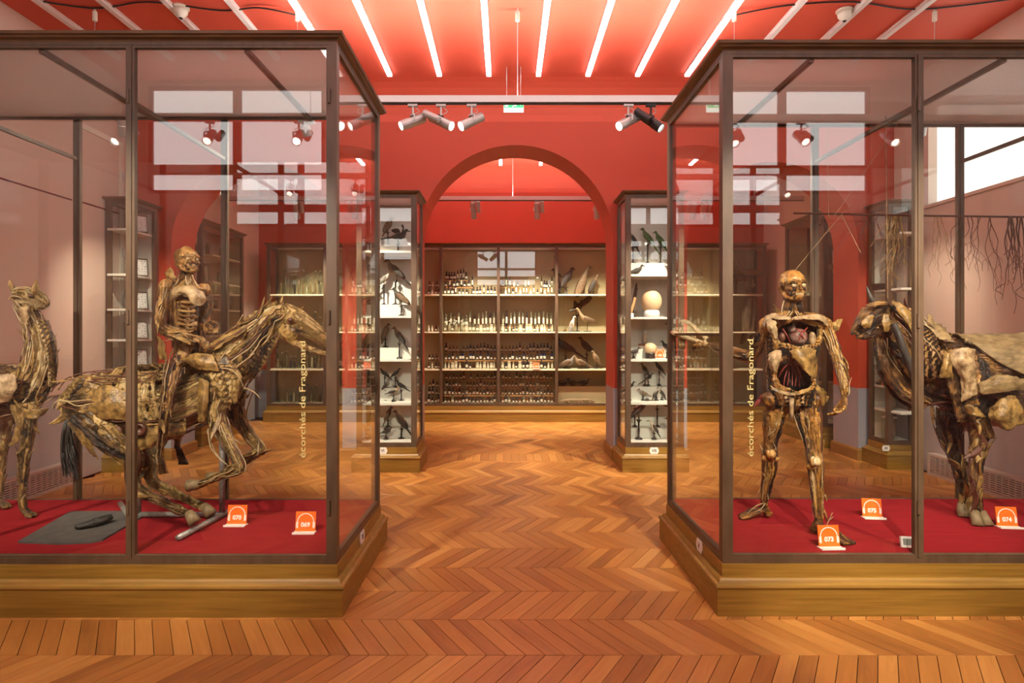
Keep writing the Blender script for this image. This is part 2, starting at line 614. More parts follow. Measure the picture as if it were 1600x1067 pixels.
# ---- floor: herringbone-like chevron planks
floor_o = put('floor', (lambda b: (b.box((XL - .2, Y0 - .2, -.12), (XR + .2, YB + .2, -.014)), b.mesh('floor', M['subfloor']))[1])(MB()))
tag(floor_o, kind='structure')
ROW, PIT, SH, GAP = 0.352, 0.097, 0.228, 0.0030
FOOT = [(-4.46, -.918, 3.229, 4.444), (1.19, 4.66, 3.243, 4.47), (-1.78, -.98, 6.56, 7.2), (1.32, 2.1, 6.56, 7.2), (-4.4, 4.6, 10.3, 10.9)]
def plank_mesh(sgn, depth, shear, w):
    """a parallelogram plank whose near left corner is the origin; uv runs along the plank"""
    g = GAP / 2
    gx = g * math.sqrt(1 + (shear / depth) ** 2)
    d = depth
    def c(u, v):       # u across (0..1), v along depth
        return (sgn * shear * v / d + u, v)
    q = [c(gx, g), c(w - gx, g), c(w - gx, d - g), c(gx, d - g)]
    me = bpy.data.meshes.new('plank')
    e = 0.0016
    cx = sum(p[0] for p in q) / 4; cy = sum(p[1] for p in q) / 4
    q2 = []
    for p in q:
        dx, dy = cx - p[0], cy - p[1]
        q2.append((p[0] + e * (1 if (p[0] - sgn * shear * p[1] / d) < w / 2 else -1), p[1] + e * (1 if p[1] < d / 2 else -1)))
    vs = [(x, y, -.014) for x, y in q] + [(x, y, -.0012) for x, y in q] + [(x, y, 0) for x, y in q2]
    fs = [(8, 9, 10, 11)]
    for k in range(4):
        k2 = (k + 1) % 4
        fs.append((k, k2, 4 + k2, 4 + k)); fs.append((4 + k, 4 + k2, 8 + k2, 8 + k))
    return vs, fs
def mk_plank(vs, fs, sgn, depth, shear):
    me = bpy.data.meshes.new('plank')
    me.from_pydata(vs, [], fs)
    uv = me.uv_layers.new(name='UVMap')
    dirv = Vector((sgn * shear, depth)).normalized()
    for l in me.loops:
        x, y, z = vs[l.vertex_index]
        uv.data[l.index].uv = (x * dirv.x + y * dirv.y, x * dirv.y - y * dirv.x)
    me.materials.append(M['plank'])
    me.update()
    return me
def hidden(x, y, w, d):
    return any(a + .02 < x - .2 and x + w + .2 < b - .02 and c + .02 < y and y + d < e - .02 for a, b, c, e in FOOT)
rows = []
y = 3.56
while y > 1.2: y -= ROW
k0 = round((3.56 - y) / ROW)
k = 0
R = random.Random(5)
while y < YP - .10:
    d = min(ROW, 7.16 - y)
    rows.append((y, d, -1 if (k - k0) % 2 == 0 else 1, SH)); y += ROW; k += 1
rows = [r for r in rows if r[1] > .05]
rows.append((7.16, .42, 1, 0.0))
y = 7.58; k = 0
while y < 10.35:
    rows.append((y, ROW, -1 if k % 2 else 1, SH)); y += ROW; k += 1
cand = []
for (yy, d, sgn, sh) in rows:
    half = min(5.05, 1.02 * (yy + d) * 820 / F + .3)
    xa, xb = max(XL - .2, -half), min(XR + .2, half)
    n0 = int((xa - .3) / PIT) - 1; n1 = int((xb + .3) / PIT) + 1
    for n in range(n0, n1):
        x = n * PIT + ((-SH) % PIT if sgn > 0 else 0.0)
        if max(x, x + sgn * sh) + PIT > XR + .19 or min(x, x + sgn * sh) < XL - .19: continue
        if hidden(x, yy, PIT, d): continue
        if yy > YP - .1 and yy < YQ - .1 and not (-1.3 < x < 1.55 or -4.4 < x < -1.9 or 2.1 < x < 4.6): continue
        ym = yy + d / 2
        sx = 791 + F * (x + sgn * sh / 2) / ym; sy = 519 + F * EYE / ym
        behind = any(a < x < b and yy + d / 2 > c for a, b, c, e in FOOT[:2]) 
        vis = (-40 < sx < 1640) and sy < 1090
        area = F * F * PIT * d * EYE / ym ** 3 * (0.35 if behind else 1.0) * (1 if vis else 0.01)
        cand.append((-area, x, yy, d, sgn, sh))
cand.sort()
cache = {}
def plank_shape(d, sgn, sh):
    key = (round(d, 4), sgn, sh)
    if key not in cache:
        vs, fs = plank_mesh(sgn, d, sh, PIT)
        cache[key] = (vs, fs, mk_plank(vs, fs, sgn, d, sh))
    return cache[key]
for (a, x, yy, d, sgn, sh) in cand[:300]:
    o = bpy.data.objects.new('plank', plank_shape(d, sgn, sh)[2])
    COL.objects.link(o); o.parent = floor_o; o.location = (x, yy, R.uniform(-.0006, .0006))
V = []; Fc = []; UV = []; TN = []
for (a, x, yy, d, sgn, sh) in cand[300:]:
    vs, fs, me = plank_shape(d, sgn, sh)
    b = len(V); t = R.random()
    dirv = Vector((sgn * sh, d)).normalized()
    for (vx, vy, vz) in vs: V.append((vx + x, vy + yy, vz))
    for f in fs:
        Fc.append([b + i for i in f]); TN.append(t)
        for i in f:
            vx, vy, vz = vs[i]
            UV.append((vx * dirv.x + vy * dirv.y, vx * dirv.y - vy * dirv.x))
me = bpy.data.meshes.new('planks_beyond')
me.from_pydata(V, [], Fc)
u = me.uv_layers.new(name='UVMap')
u.data.foreach_set('uv', [c for p in UV for c in p])
at = me.attributes.new('tone', 'FLOAT', 'FACE'); at.data.foreach_set('value', TN)
o = put('distant_planks', me, M['plank_stuff'], floor_o); tag(o, kind='stuff')

# ---- convector grilles along the side walls
def convector(x, side, ya, yb, label):
    t = thing('convector_grille', label, 'heater', (x, ya, 0))
    L = yb - ya; d = .10 * side
    xa, xb = sorted((0, d))
    mb = MB()
    mb.box((xa, 0, 0), (xb, L, .035)); mb.box((xa, 0, .215), (xb, L, .24)); mb.box((xa, 0, .035), (xb, .04, .215)); mb.box((xa, L - .04, .035), (xb, L, .215))
    mb.build('casing', M['grille'], t)
    MB().box((min(0, d * .3), .04, .035), (max(0, d * .3), L - .04, .215)).build('dark_core', M['black'], t)
    mb = MB()
    for k in range(8):
        z = .045 + k * .0215
        mb.box((d - .012 if side > 0 else d, .04, z), (d if side > 0 else d + .012, L - .04, z + .011))
    n = int((L - .08) / .07)
    for k in range(1, n):
        yy = .04 + (L - .08) * k / n
        mb.box((d - .014 if side > 0 else d + .002, yy - .005, .035), (d - .002 if side > 0 else d + .014, yy + .005, .215))
    tag(mb.build('louvres', M['grille'], t), kind='stuff')
convector(XL, 1, 4.62, 6.2, 'long cream convector grille at the foot of the left wall')
convector(XR, -1, 4.62, 6.5, 'long cream convector grille at the foot of the right wall')

# ================================================================== LIGHT FITTINGS
# ---- ceiling strips
for k in range(-7, 8):
    x = -.204 + .583 * k
    lit = -4 < k < 5
    t = thing('ceiling_light', None, 'ceiling light', (x, 0, ZC), group='light strips on the red ceiling')
    if lit:
        t['label'] = 'lit white ceiling strip, %s of the glowing ones' % \
            ['leftmost', 'second from left', 'third from left', 'fourth from left', 'fourth from right', 'third from right', 'second from right', 'rightmost'][k + 3]
    else:
        n = (-4 - k) if k < 0 else (k - 5)
        t['label'] = 'unlit pale ceiling strip %s, %s beside the glowing ones' % \
            ('above the left case' if k < 0 else 'above the right case', ['first', 'second', 'third', 'fourth'][n])
    MB().box((-.031, .2, -.02), (.031, 6.78, 0)).build('housing', M['strip_off'], t)
    MB().box((-.026, .2, -.042), (.026, 6.78, -.02)).build('diffuser', M['strip'] if lit else M['strip_off'], t)
for k in range(-3, 4):
    x = -.1 + .72 * k
    t = thing('ceiling_light', 'lit light strip on the far room ceiling, %s seen through the arch' %
              ['far left', 'second from left', 'left of the middle', 'middle', 'right of the middle', 'second from right', 'far right'][k + 3], 'ceiling light', (x, 0, ZC), group='light strips of the far room')
    MB().box((-.031, 8.2, -.02), (.031, 10.4, 0)).build('housing', M['strip_off'], t)
    MB().box((-.026, 8.2, -.042), (.026, 10.4, -.02)).build('diffuser', M['strip'], t)

# ---- suspended beams
def beam(y, z, xa, xb, label, up=True, wires=(-3.88, -1.97, .106, 2.15, 4.04)):
    t = thing('suspended_track', label, 'track', (0, y, z))
    mb = MB(); mb.box((xa, -.035, 0), (xb, .035, .03)); mb.box((xa, -.035, .03), (xb, -.031, .062)); mb.box((xa, .031, .03), (xb, .035, .062)); mb.build('beam', M['beam'], t)
    mb = MB(); mb.box((xa, -.014, -.010), (xb, .014, 0)); mb.build('track_channel', M['black'], t)
    if up:
        mb = MB(); mb.box((max(xa, -1.95), -.028, .030), (min(xb, 2.13), .028, .046)); mb.build('uplight_diffuser', M['uplight_far'] if y > 8 else M['uplight'], t)
    for wx in wires:
        if xa < wx < xb:
            w = MB().tube([(wx, .033, .0), (wx, .033, ZC - z - .10)], .0028, 6).build('suspension_wire', M['metal'], t)
            MB().lathe([(.0, -.12), (.021, -.115), (.021, -.03), (.010, -.01), (.010, 0)], (wx, .033, ZC - z), 10).build('wire_grip', M['white'], w)
    return t
ZT = 3.745
beam(5.4, ZT, XL + .02, XR - .02, 'long pale aluminium beam hung on wires in front of the arch')
beam(9.35, 3.74, XL + .02, XR - .02, 'long pale aluminium beam hung in the far room above the cabinet')
beam(0.75, ZT, XL + .02, XR - .02, 'long aluminium beam hung near the windows in front of the cases', up=True)

def aim(o, target):
    d = Vector(target) - Vector(o.matrix_world.translation if False else o.location)
    o.rotation_euler = d.to_track_quat('-Z', 'Y').to_euler()

def spotlight(x, y, z, target, label, group, dark=False, power=1.0, cone=48, col=(1.0, .86, .66)):
    """track spot: adapter, yoke, barrel, driver, lens, cable and its own lamp"""
    t = thing('track_spotlight', label, 'spotlight', (x, y, z), 0, group)
    mt = M['black'] if dark else M['metal']
    mb = MB(); mb.box((-.045, -.016, -.030), (.045, .016, -.0105)); mb.build('adapter', mt, t)
    MB().tube([(0, 0, -.03), (0, 0, -.13)], .010, 8).build('stem', mt, t)
    head = Vector((0, 0, -.17))
    d = (Vector(target) - Vector((x, y, z)) - head).normalized()
    q = d.to_track_quat('Z', 'Y').to_matrix()
    side = q @ Vector((1, 0, 0))
    mb = MB(); mb.bar(head + side * .054 + Vector((0, 0, .05)), head + side * .054 - d * .0 + Vector((0, 0, -.005)), .012); mb.bar(head + side * .054 + Vector((0, 0, .05)), Vector((0, 0, -.12)), .012)
    mb.build('yoke', mt, t)
    def cyl(prof, c, n=16):
        mb = MB(); mb.lathe(prof, (0, 0, 0), n)
        mb.v = [tuple(c + q @ Vector(v)) for v in mb.v]
        return mb
    h = cyl([(.030, -.13), (.042, -.125), (.042, .03), (.045, .035), (.045, .13), (.040, .13), (.040, .112)], head).build('barrel', mt, t)
    cyl([(.038, .112), (.038, .1125)], head).build('lens', M['lens'], h)
    cyl([(.028, -.12), (.033, -.115), (.033, .06), (.028, .065)], head - side * .085 - d * .03).build('driver', mt, t)
    cyl([(.008, -.055), (.010, -.05), (.010, .0)], head + (q @ Vector((0, 1, 0))) * .045).build('knob', M['black'], t)
    c = smooth([Vector((.02, .012, -.03)), Vector((.055, .03, -.07)), Vector((-.03, .03, -.10)), head - d * .135], 5)
    MB().tube(c, .0035, 6).build('cable', M['cardwhite'], t, True)
    ld = bpy.data.lights.new('spot_beam', 'SPOT'); ld.energy = SPOT_W * power; ld.color = col
    ld.spot_size = math.radians(cone); ld.spot_blend = .75; ld.shadow_soft_size = .03
    lo = bpy.data.objects.new('lamp', ld); COL.objects.link(lo); lo.parent = t
    lo.location = head + d * .136
    lo.rotation_euler = d.to_track_quat('-Z', 'Y').to_euler()
    return t

GM = 'spotlights on the beam before the arch'
YT = 5.4
def bx(px): return (px - 791) * YT / F
spotlight(bx(645), YT, ZT, (-3.0, 4.4, 2.35), 'silver spotlight left of the arch on the beam, leftmost of three', GM, power=.8)
spotlight(bx(689), YT, ZT, (1.9, 4.3, 2.1), 'silver spotlight on the beam, middle one of the three left of the exit sign', GM, power=.8)
spotlight(bx(737), YT, ZT, (-2.5, 4.2, 2.1), 'silver spotlight on the beam nearest the left of the exit sign', GM, power=.8)
spotlight(bx(982), YT, ZT, (-1.0, 4.3, 2.2), 'silver spotlight on the beam right of the arch', GM, power=.8)
spotlight(bx(1017), YT, ZT, (2.9, 4.4, 2.0), 'black spotlight on the beam beside the right case corner', GM, dark=True, power=.9)
for x, tx, tz, lb in ((-1.9, -1.45, 1.2, 'over the left case, facing the left pier case'), (2.1, 1.75, 1.2, 'over the right case, facing the right pier case'),
                      (-3.6, -4.2, 1.4, 'above the left end of the left case'), (3.9, 4.5, 1.2, 'above the right end of the right case')):
    spotlight(x, YT, ZT, (tx, 6.8, tz), 'silver spotlight on the beam ' + lb, GM, power=2.5 if abs(x) < 3 else .9, cone=62)
GF = 'spotlights on the far room beam'
for x, lb in ((-.53, 'left one seen through the arch'), (.50, 'middle one seen through the arch'), (1.47, 'right one at the arch edge')):
    spotlight(x, 9.35, 3.74, (x + .15, 10.25, 1.2), 'small spotlight in the far room, ' + lb, GF, power=1.8, cone=80)
for x, lb in ((-3.4, 'seen through the left case'), (3.2, 'seen through the right case')):
    spotlight(x, 9.35, 3.74, (x, 10.2, 1.3), 'small spotlight in the far room ' + lb, GF, power=1.7, cone=85)
GN = 'spotlights near the windows'
for x, tx, ty, tz in ((-3.9, -3.9, 4.0, .9), (-3.0, -2.4, 3.9, 1.2), (-2.1, -1.7, 3.9, 1.2), (-1.2, -2.2, 3.9, .6),
                      (1.5, 1.9, 3.75, 1.3), (2.3, 2.0, 3.8, .6), (3.0, 2.9, 3.9, 1.2), (3.9, 3.7, 3.9, 1.0)):
    i = [-3.9, -3.0, -2.1, -1.2, 1.5, 2.3, 3.0, 3.9].index(x)
    spotlight(x, .75, ZT, (tx, ty, tz), 'silver spotlight on the near beam facing the cases, %s from the left' %
              ['first', 'second', 'third', 'fourth', 'fifth', 'sixth', 'seventh', 'eighth'][i], GN, power=(3.2, .5, 2.6, .7, 3.2, .7, 2.4, .6)[i], cone=46)
spotlight(1.05, .75, ZT, (1.95, 2.95, 0), 'silver spotlight on the near beam throwing a pool on the floor', GN, power=1.6, cone=20)

# ---- smoke detectors, ceiling cables, exit sign
def detector(x, y, label):
    t = thing('smoke_detector', label, 'detector', (x, y, ZC), 0, 'smoke detectors')
    MB().lathe([(0, -.02), (.07, -.02), (.075, -.012), (.075, 0), (0, 0)], n=20).build('base', M['white'], t, True)
    MB().lathe([(0, -.105), (.018, -.104), (.03, -.095), (.056, -.065), (.060, -.045), (.060, -.02), (0, -.02)], n=20).build('head', M['white'], t, True)
    MB().lathe([(0, -.113), (.014, -.113), (.018, -.105), (0, -.104)], n=12).build('sensor', M['black'], t)
detector(-3.05, 5.40, 'white smoke detector on the ceiling above the left case')
detector(3.20, 5.45, 'white smoke detector on the ceiling above the right case')
def ceiling_cable(pts, label):
    p = smooth([Vector((x, y, ZC - .012 - dz)) for x, y, dz in pts], 6)
    tag(MB().tube(p, .007, 6).build('ceiling_cable', M['black'], None, True), label, 'cable')
ceiling_cable([(-4.6, 5.15, 0), (-3.9, 5.40, .0), (-3.3, 5.30, .0), (-2.7, 5.44, .0), (-2.3, 5.36, .02), (-1.97, 5.43, .05)], 'thin dark cable along the ceiling above the left case')
ceiling_cable([(2.15, 5.43, .05), (2.6, 5.36, .0), (3.2, 5.30, .0), (3.9, 5.42, .0), (4.8, 5.2, 0)], 'thin dark cable along the ceiling above the right case')

t = thing('exit_sign', 'small green and white exit sign hanging above the arch', 'exit sign', (.085, 6.62, 4.13))
MB().box((-.115, -.012, 0), (.115, .012, .125)).build('sign_panel', M['exit_white'], t)
MB().box((-.112, -.0145, .045), (.112, -.012, .122)).build('green_field', M['green'], t)
mb = MB(); mb.prism([(-.10, .055), (-.062, .055), (-.062, .115), (-.10, .115)], -.017, -.0145)
mb.prism([(-.02, .055), (.005, .075), (.0, .1), (.02, .112), (.03, .10), (.02, .085), (.035, .07), (.03, .055), (.012, .068), (-.01, .05)], -.017, -.0145)
mb.prism([(.065, .085), (.085, .108), (.085, .093), (.106, .093), (.106, .078), (.085, .078), (.085, .062)], -.017, -.0145)
mb.build('pictogram', M['exit_white'], t)
for x in (-.08, .08):
    MB().tube([(x, 0, .125), (x, 0, ZC - 4.13)], .004, 6).build('hanger', M['metal'], t)

# ================================================================== GLASS CASES
def cased(name, label, x0, x1, y0, y1, ztop, mull=(), back_glass=True, lining=None, sidebar=None, roofbars=(), shelves=(), sides=('L', 'R'),
          zb=.28, floor_mat=None, floor_z=.33, front=True, hinges=True, tie=None, back_closed=False, bays_back=True, cat='display case', roof=True):
    """glazed case on a moulded plinth. x0..y1 is the plinth's footprint"""
    t = thing(name, label, cat, ((x0 + x1) / 2, (y0 + y1) / 2, 0))
    ox, oy = (x0 + x1) / 2, (y0 + y1) / 2
    x0 -= ox; x1 -= ox; y0 -= oy; y1 -= oy
    mull = [m - ox for m in mull]; roofbars = [m - ox for m in roofbars]
    ins = .04
    MB().box((x0, y0, 0), (x1, y1, .155)).build('plinth', M['ochre'], t)
    MB().ring(x0, x1, y0, y1, [(-.10, .155), (0.004, .155), (.008, .165), (.004, .176), (-.012, .182), (-.018, .194), (-.028, .204), (-.10, .204)]).build('plinth_moulding', M['ochre'], t)
    MB().box((x0 + ins, y0 + ins, .156), (x1 - ins, y1 - ins, zb)).build('plinth_fascia', M['ochre'], t)
    a0, a1, b0, b1 = x0 + ins + .006, x1 - ins - .006, y0 + ins + .006, y1 - ins - .006     # outer faces of the glazed frame
    zr = ztop - .043
    MB().ring(a0, a1, b0, b1, [(-.05, zr), (.0, zr), (.004, zr + .008), (.022, zr + .015), (.026, zr + .024), (.038, zr + .028), (.042, zr + .043), (-.05, zr + .043)]).build('cornice', M['cornice'], t)
    P = .045
    B = MB(); B.ring(a0, a1, b0, b1, [(-P, zb), (0, zb), (0, zb + .035), (-P, zb + .035)]); B.build('bottom_rail', M['brown'], t)
    B = MB(); B.ring(a0, a1, b0, b1, [(-P, zr - .020), (0, zr - .020), (0, zr), (-P, zr)]); B.build('top_rail', M['brown'], t)
    z0, z1 = zb + .035, zr - .020
    for x in (a0, a1 - P):
        for y in (b0, b1 - P):
            MB().box((x, y, z0), (x + P, y + P, z1)).build('corner_post', M['brown'], t)
    G, S = .006, .015
    edges = [a0 + P / 2] + sorted(mull) + [a1 - P / 2]
    def door(xa, xb, y, ydir):
        fr = MB(); fr.frame(xa, xb, z0, z1, y - .014, y + .014, S); d = fr.build('door_frame', M['brown'], t)
        MB().box((xa + S - .004, y - G / 2, z0 + S - .004), (xb - S + .004, y + G / 2, z1 - S + .004)).build('glass_pane', M['glass'], d)
        if hinges and ydir < 0:
            for z in (z0 + .10 * (z1 - z0), z0 + .47 * (z1 - z0), z0 + .9 * (z1 - z0)):
                MB().tube([(xb + .002, y - .022, z - .04), (xb + .002, y - .022, z + .04)], .008, 8).build('hinge', M['brown'], d)
    for (y, ydir, on) in ((b0 + .016, -1, front), (b1 - .016, 1, back_glass)):
        if not on: continue
        for i in range(len(edges) - 1):
            xa = edges[i] + (P / 2 if i == 0 else .010); xb = edges[i + 1] - (P / 2 if i == len(edges) - 2 else .010)
            door(xa, xb, y, ydir)
        for m in mull:
            MB().box((m - .010, y - .02, z0), (m + .010, y + .022, z1)).build('mullion', M['brown'], t)
    for nm, x in (('L', a0 + .016), ('R', a1 - .016)):
        if nm not in sides: continue
        ya, yb = b0 + P, b1 - P
        d = MB(); d.box((x - .014, ya, z0), (x + .014, ya + S, z1)); d.box((x - .014, yb - S, z0), (x + .014, yb, z1))
        d.box((x - .014, ya + S, z0), (x + .014, yb - S, z0 + S)); d.box((x - .014, ya + S, z1 - S), (x + .014, yb - S, z1))
        d = d.build('side_frame', M['brown'], t)
        MB().box((x - G / 2, ya + S - .004, z0 + S - .004), (x + G / 2, yb - S + .004, z1 - S + .004)).build('glass_pane', M['glass'], d)
        if sidebar and nm == sidebar[0]:
            MB().box((x + .005, ya + S, sidebar[1] - .009), (x + .022, yb - S, sidebar[1] + .009)).build('side_bar', M['brown'], d)
    if roof:
        rb = sorted(list(roofbars))
        e = [a0 + .02] + rb + [a1 - .02]
        for i in range(len(e) - 1):
            MB().box((e[i] + .006, b0 + .02, zr - .022), (e[i + 1] - .006, b1 - .02, zr - .015)).build('roof_pane', M['roof_glass'], t)
        for m in rb:
            MB().box((m - .014, b0 + .03, zr - .05), (m + .014, b1 - .03, zr - .024)).build('roof_bar', M['brown'], t)
    if tie:
        for m in mull:
            MB().box((m - .012, b0 + .04, tie - .012), (m + .012, b1 - .04, tie + .012)).build('tie_bar', M['brown'], t)
    if floor_mat:
        MB().box((a0 + .03, b0 + .034, zb), (a1 - .03, b1 - .034, floor_z)).build('floor_panel', floor_mat, t)
    if lining is not None:
        MB().box((a0 + .03, b1 - .03, zb), (a1 - .03, b1 - .012, zr)).build('back_panel', lining, t)
    for z, depth in shelves:
        MB().box((a0 + .032, b1 - .03 - depth, z - .024), (a1 - .032, b1 - .031, z)).build('shelf', M['shelf'] if lining is not M['vitrine_white'] else M['vitrine_white'], t)
    return t

CZ = .33
case_l = cased('glass_case', 'large glazed case on the left holding the rider on his horse', -4.46, -.918, 3.229, 4.444, 3.296, mull=(-2.14, -3.26),
               roofbars=(-1.49, -2.67, -3.85), floor_mat=M['carpet'], tie=2.915)
case_r = cased('glass_case', 'large glazed case on the right holding the standing figure and the cow', 1.19, 4.66, 3.243, 4.47, 3.25, mull=(2.36, 3.47),
               roofbars=(1.76, 2.87, 4.0), floor_mat=M['carpet'], tie=2.9, sidebar=('L', 1.585))
VS_R = [(2.27, .44), (1.776, .44), (1.285, .44), (.786, .44)]
VS_L = [(2.55, .40), (1.79, .44), (1.285, .44), (.78, .44)]
case_pl = cased('pier_vitrine', 'narrow tall bird case against the pier left of the arch', -1.764, -.985, 6.56, 7.17, 3.22, back_glass=False,
                lining=M['vitrine_white'], shelves=VS_L, hinges=False, floor_mat=M['vitrine_white'])
case_pr = cased('pier_vitrine', 'narrow tall case of birds and eggs against the pier right of the arch', 1.325, 2.085, 6.56, 7.17, 3.22, back_glass=False,
                lining=M['vitrine_white'], shelves=VS_R, hinges=False, floor_mat=M['vitrine_white'])
CS_L = [(2.79, .5), (2.27, .5), (1.87, .5), (1.52, .5), (1.18, .5), (.8, .5)]
CS_R = [(2.75, .5), (2.11, .5), (1.23, .5), (.96, .5), (.68, .5)]
case_cl = cased('wall_vitrine', 'tall case of framed insect boxes in the far left corner behind the horse', -4.64, -4.26, 6.56, 7.16, 3.15, back_glass=False,
                lining=M['vitrine_white'], shelves=CS_L, hinges=False, floor_mat=M['vitrine_white'])
case_cr = cased('wall_vitrine', 'tall case with cream shelves in the far right corner behind the cow', 4.43, 4.83, 6.70, 7.16, 3.15, back_glass=False,
                lining=M['vitrine_white'], shelves=CS_R, hinges=False, floor_mat=M['vitrine_white'])

# ---- the long cabinet across the far room
BAY = [-4.28, -3.245, -2.21, -1.17, -.14, .9, 1.93, 2.97, 4.0, 4.62]
SHZ = [.32, .94, 1.61, 2.28]
case_b = cased('wall_cabinet', 'long glazed cabinet of bottles and birds across the far room', -4.33, 4.70, 10.25, 10.80, 3.19, mull=BAY[1:-1], back_glass=False,
               lining=M['lining'], shelves=[(z, .42) for z in SHZ[1:]], hinges=False, floor_mat=M['shelf'], floor_z=.318)
mb = MB()
oxb = case_b.location.x; oyb = case_b.location.y
for m in BAY[1:-1]:
    mb.box((m - .012 - oxb, 10.36 - oyb, .32), (m + .012 - oxb, 10.72 - oyb, 3.0))
mb.build('bay_divider', M['lining'], case_b)
# ---- cabinets on the side walls of the far room
case_fl = cased('side_cabinet', 'glazed cabinet of tall jars on the left wall of the far room', -4.64, -4.24, 8.05, 9.45, 3.2, back_glass=False,
                lining=M['lining'], shelves=[(2.75, .9), (2.35, .9), (1.95, .9), (1.55, .9), (1.1, .9), (.7, .9)], hinges=False, floor_mat=M['shelf'])
case_fr = cased('side_cabinet', 'glazed cabinet with a tall trunk on the right wall of the far room', 4.36, 4.83, 7.95, 9.15, 3.3, back_glass=False,
                lining=M['lining'], shelves=[(.9, .9)], hinges=False, floor_mat=M['shelf'])

# ================================================================== LETTERING, CARDS, PLAQUES
def text_mesh(body, size, extrude=.0008, bold=0.0):
    cu = bpy.data.curves.new('text', 'FONT'); cu.body = body; cu.size = size; cu.extrude = extrude; cu.offset = bold
    cu.align_x = 'CENTER'; cu.align_y = 'CENTER'; cu.resolution_u = 3
    o = bpy.data.objects.new('text', cu); COL.objects.link(o)
    dg = bpy.context.evaluated_depsgraph_get()
    me = bpy.data.meshes.new_from_object(o.evaluated_get(dg))
    bpy.data.objects.remove(o)
    return me
def lettering(px, pya, pyb, y, label):
    me = text_mesh('écorchés de Fragonard', .060, .0006, .0003)
    xs = [v.co.x for v in me.vertices]
    want = (pyb - pya) * y / F
    k = want / (max(xs) - min(xs))
    for v in me.vertices: v.co.x *= k; v.co.y *= .82
    o = put('vinyl_lettering', me, M['letter'])
    p = W(px, (pya + pyb) / 2, y)
    o.location = p
    o.rotation_euler = Matrix(((0, -1, 0), (0, 0, -1), (1, 0, 0))).to_euler()
    tag(o, label, 'lettering', 'vertical lettering on the cases')
lettering(473, 533, 715, 3.2845, 'vertical pale yellow lettering on the glass before the horse head')
lettering(1173, 530, 713, 3.2985, 'vertical pale yellow lettering on the glass beside the standing figure')

def audio_card(px, py, Y, num, label, size=.127, rz=0.0, z=CZ):
    p = W(px, py, Y); p.z = z
    t = thing('audio_guide_card', label, 'sign', p, rz, 'orange audio guide cards')
    s = size
    q = Matrix.Rotation(math.radians(-10), 4, 'X')
    body = MB(); body.box((-s / 2, -.003, .006), (s / 2, .003, s)); c = body.build('card', M['orange'], t); c.rotation_euler = (math.radians(-8), 0, 0)
    f = MB(); f.box((-s * .54, -.045, 0), (s * .54, .012, .006)); f.box((-s * .54, -.045, .006), (s * .54, -.039, .012)); f.build('foot', M['cardwhite'], t)
    h = MB()
    n = 14
    r0, r1 = s * .385, s * .425
    cz = s * .50
    for k in range(n):
        a0 = PI * k / n; a1 = PI * (k + 1) / n
        pts = [(r0 * math.cos(a0), cz + r0 * math.sin(a0)), (r1 * math.cos(a0), cz + r1 * math.sin(a0)), (r1 * math.cos(a1), cz + r1 * math.sin(a1)), (r0 * math.cos(a1), cz + r0 * math.sin(a1))]
        h.prism(pts, -.0042, -.0031)
    for sx in (-1, 1):
        h.prism([(sx * s * .475, s * .24), (sx * s * .475, s * .48), (sx * s * .44, s * .50), (sx * s * .44, s * .22)], -.0042, -.0031)
        h.prism([(sx * s * .43, s * .18), (sx * s * .43, s * .54), (sx * s * .365, s * .50), (sx * s * .365, s * .22)], -.0042, -.0031)
    h.build('headphone_symbol', M['cardwhite'], c)
    me = text_mesh(num, s * .30, .0005, s * .012)
    n = put('number', me, M['cardwhite'], c); n.location = (0, -.0036, s * .36); n.rotation_euler = (PI / 2, 0, 0)
    return t
audio_card(370, 818, 3.80, '070', 'orange card numbered 070 beside the pipe stand in the left case')
audio_card(477, 831, 3.66, '069', 'orange card numbered 069 near the corner of the left case')
audio_card(1296, 860, 3.40, '073', 'orange card numbered 073 in front of the standing figure', rz=.05)
audio_card(1363, 808, 3.95, '075', 'orange card numbered 075 behind the standing figure', rz=-.1)
audio_card(1574, 826, 3.76, '074', 'orange card numbered 074 beside the cow', rz=-.1)

def plaque(loc, rz, s, txt, label):
    t = thing('number_plaque', label, 'plaque', loc, rz, 'white number plaques on plinths')
    w, h, c = s * .5, s * .36, s * .12
    poly = [(-w, -h * .35), (-w + c * .6, -h * .55), (-w + c, -h), (w - c, -h), (w - c * .6, -h * .55), (w, -h * .35), (w, h * .35), (w - c * .6, h * .55), (w - c, h), (-w + c, h), (-w + c * .6, h * .55), (-w, h * .35)]
    mb = MB(); mb.prism(poly, -.006, 0); mb.build('enamel_plate', M['cardwhite'], t)
    me = text_mesh(txt, s * .46, .0006, .001)
    n = put('numeral', me, M['ink'], t); n.location = (0, -.0068, 0); n.rotation_euler = (PI / 2, 0, 0)
plaque((W(1022, 706, 6.6).x, 6.60, .243), 0, .105, 'VII', 'white octagonal numeral plaque on the right pier case plinth')
plaque((W(598, 706, 6.6).x, 6.60, .243), 0, .105, 'VI', 'white octagonal numeral plaque on the left pier case plinth')
plaque((-.958, 3.82, .243), PI / 2, .105, 'IV', 'white numeral plaque on the side of the left case plinth')
plaque((1.23, 3.66, .243), -PI / 2, .105, 'V', 'white numeral plaque on the side of the right case plinth')
plaque((W(1362, 694, 7.0).x - .0, 6.74, .243), 0, .09, 'IX', 'white numeral plaque on the far right corner case plinth')

t = thing('hygrometer', 'small white hygrometer with grey display on the carpet by the right case mullion', 'gauge', (W(1425, 861, 3.36).x, 3.40, CZ), -.1)
b = MB(); b.box((-.034, -.008, 0), (.034, .008, .062)); b = b.build('housing', M['cardwhite'], t)
b.rotation_euler = (math.radians(-12), 0, 0)
MB().box((-.024, -.0095, .014), (.024, -.008, .05)).build('display', mat('lcd_grey', (.25, .27, .25), .3), b)

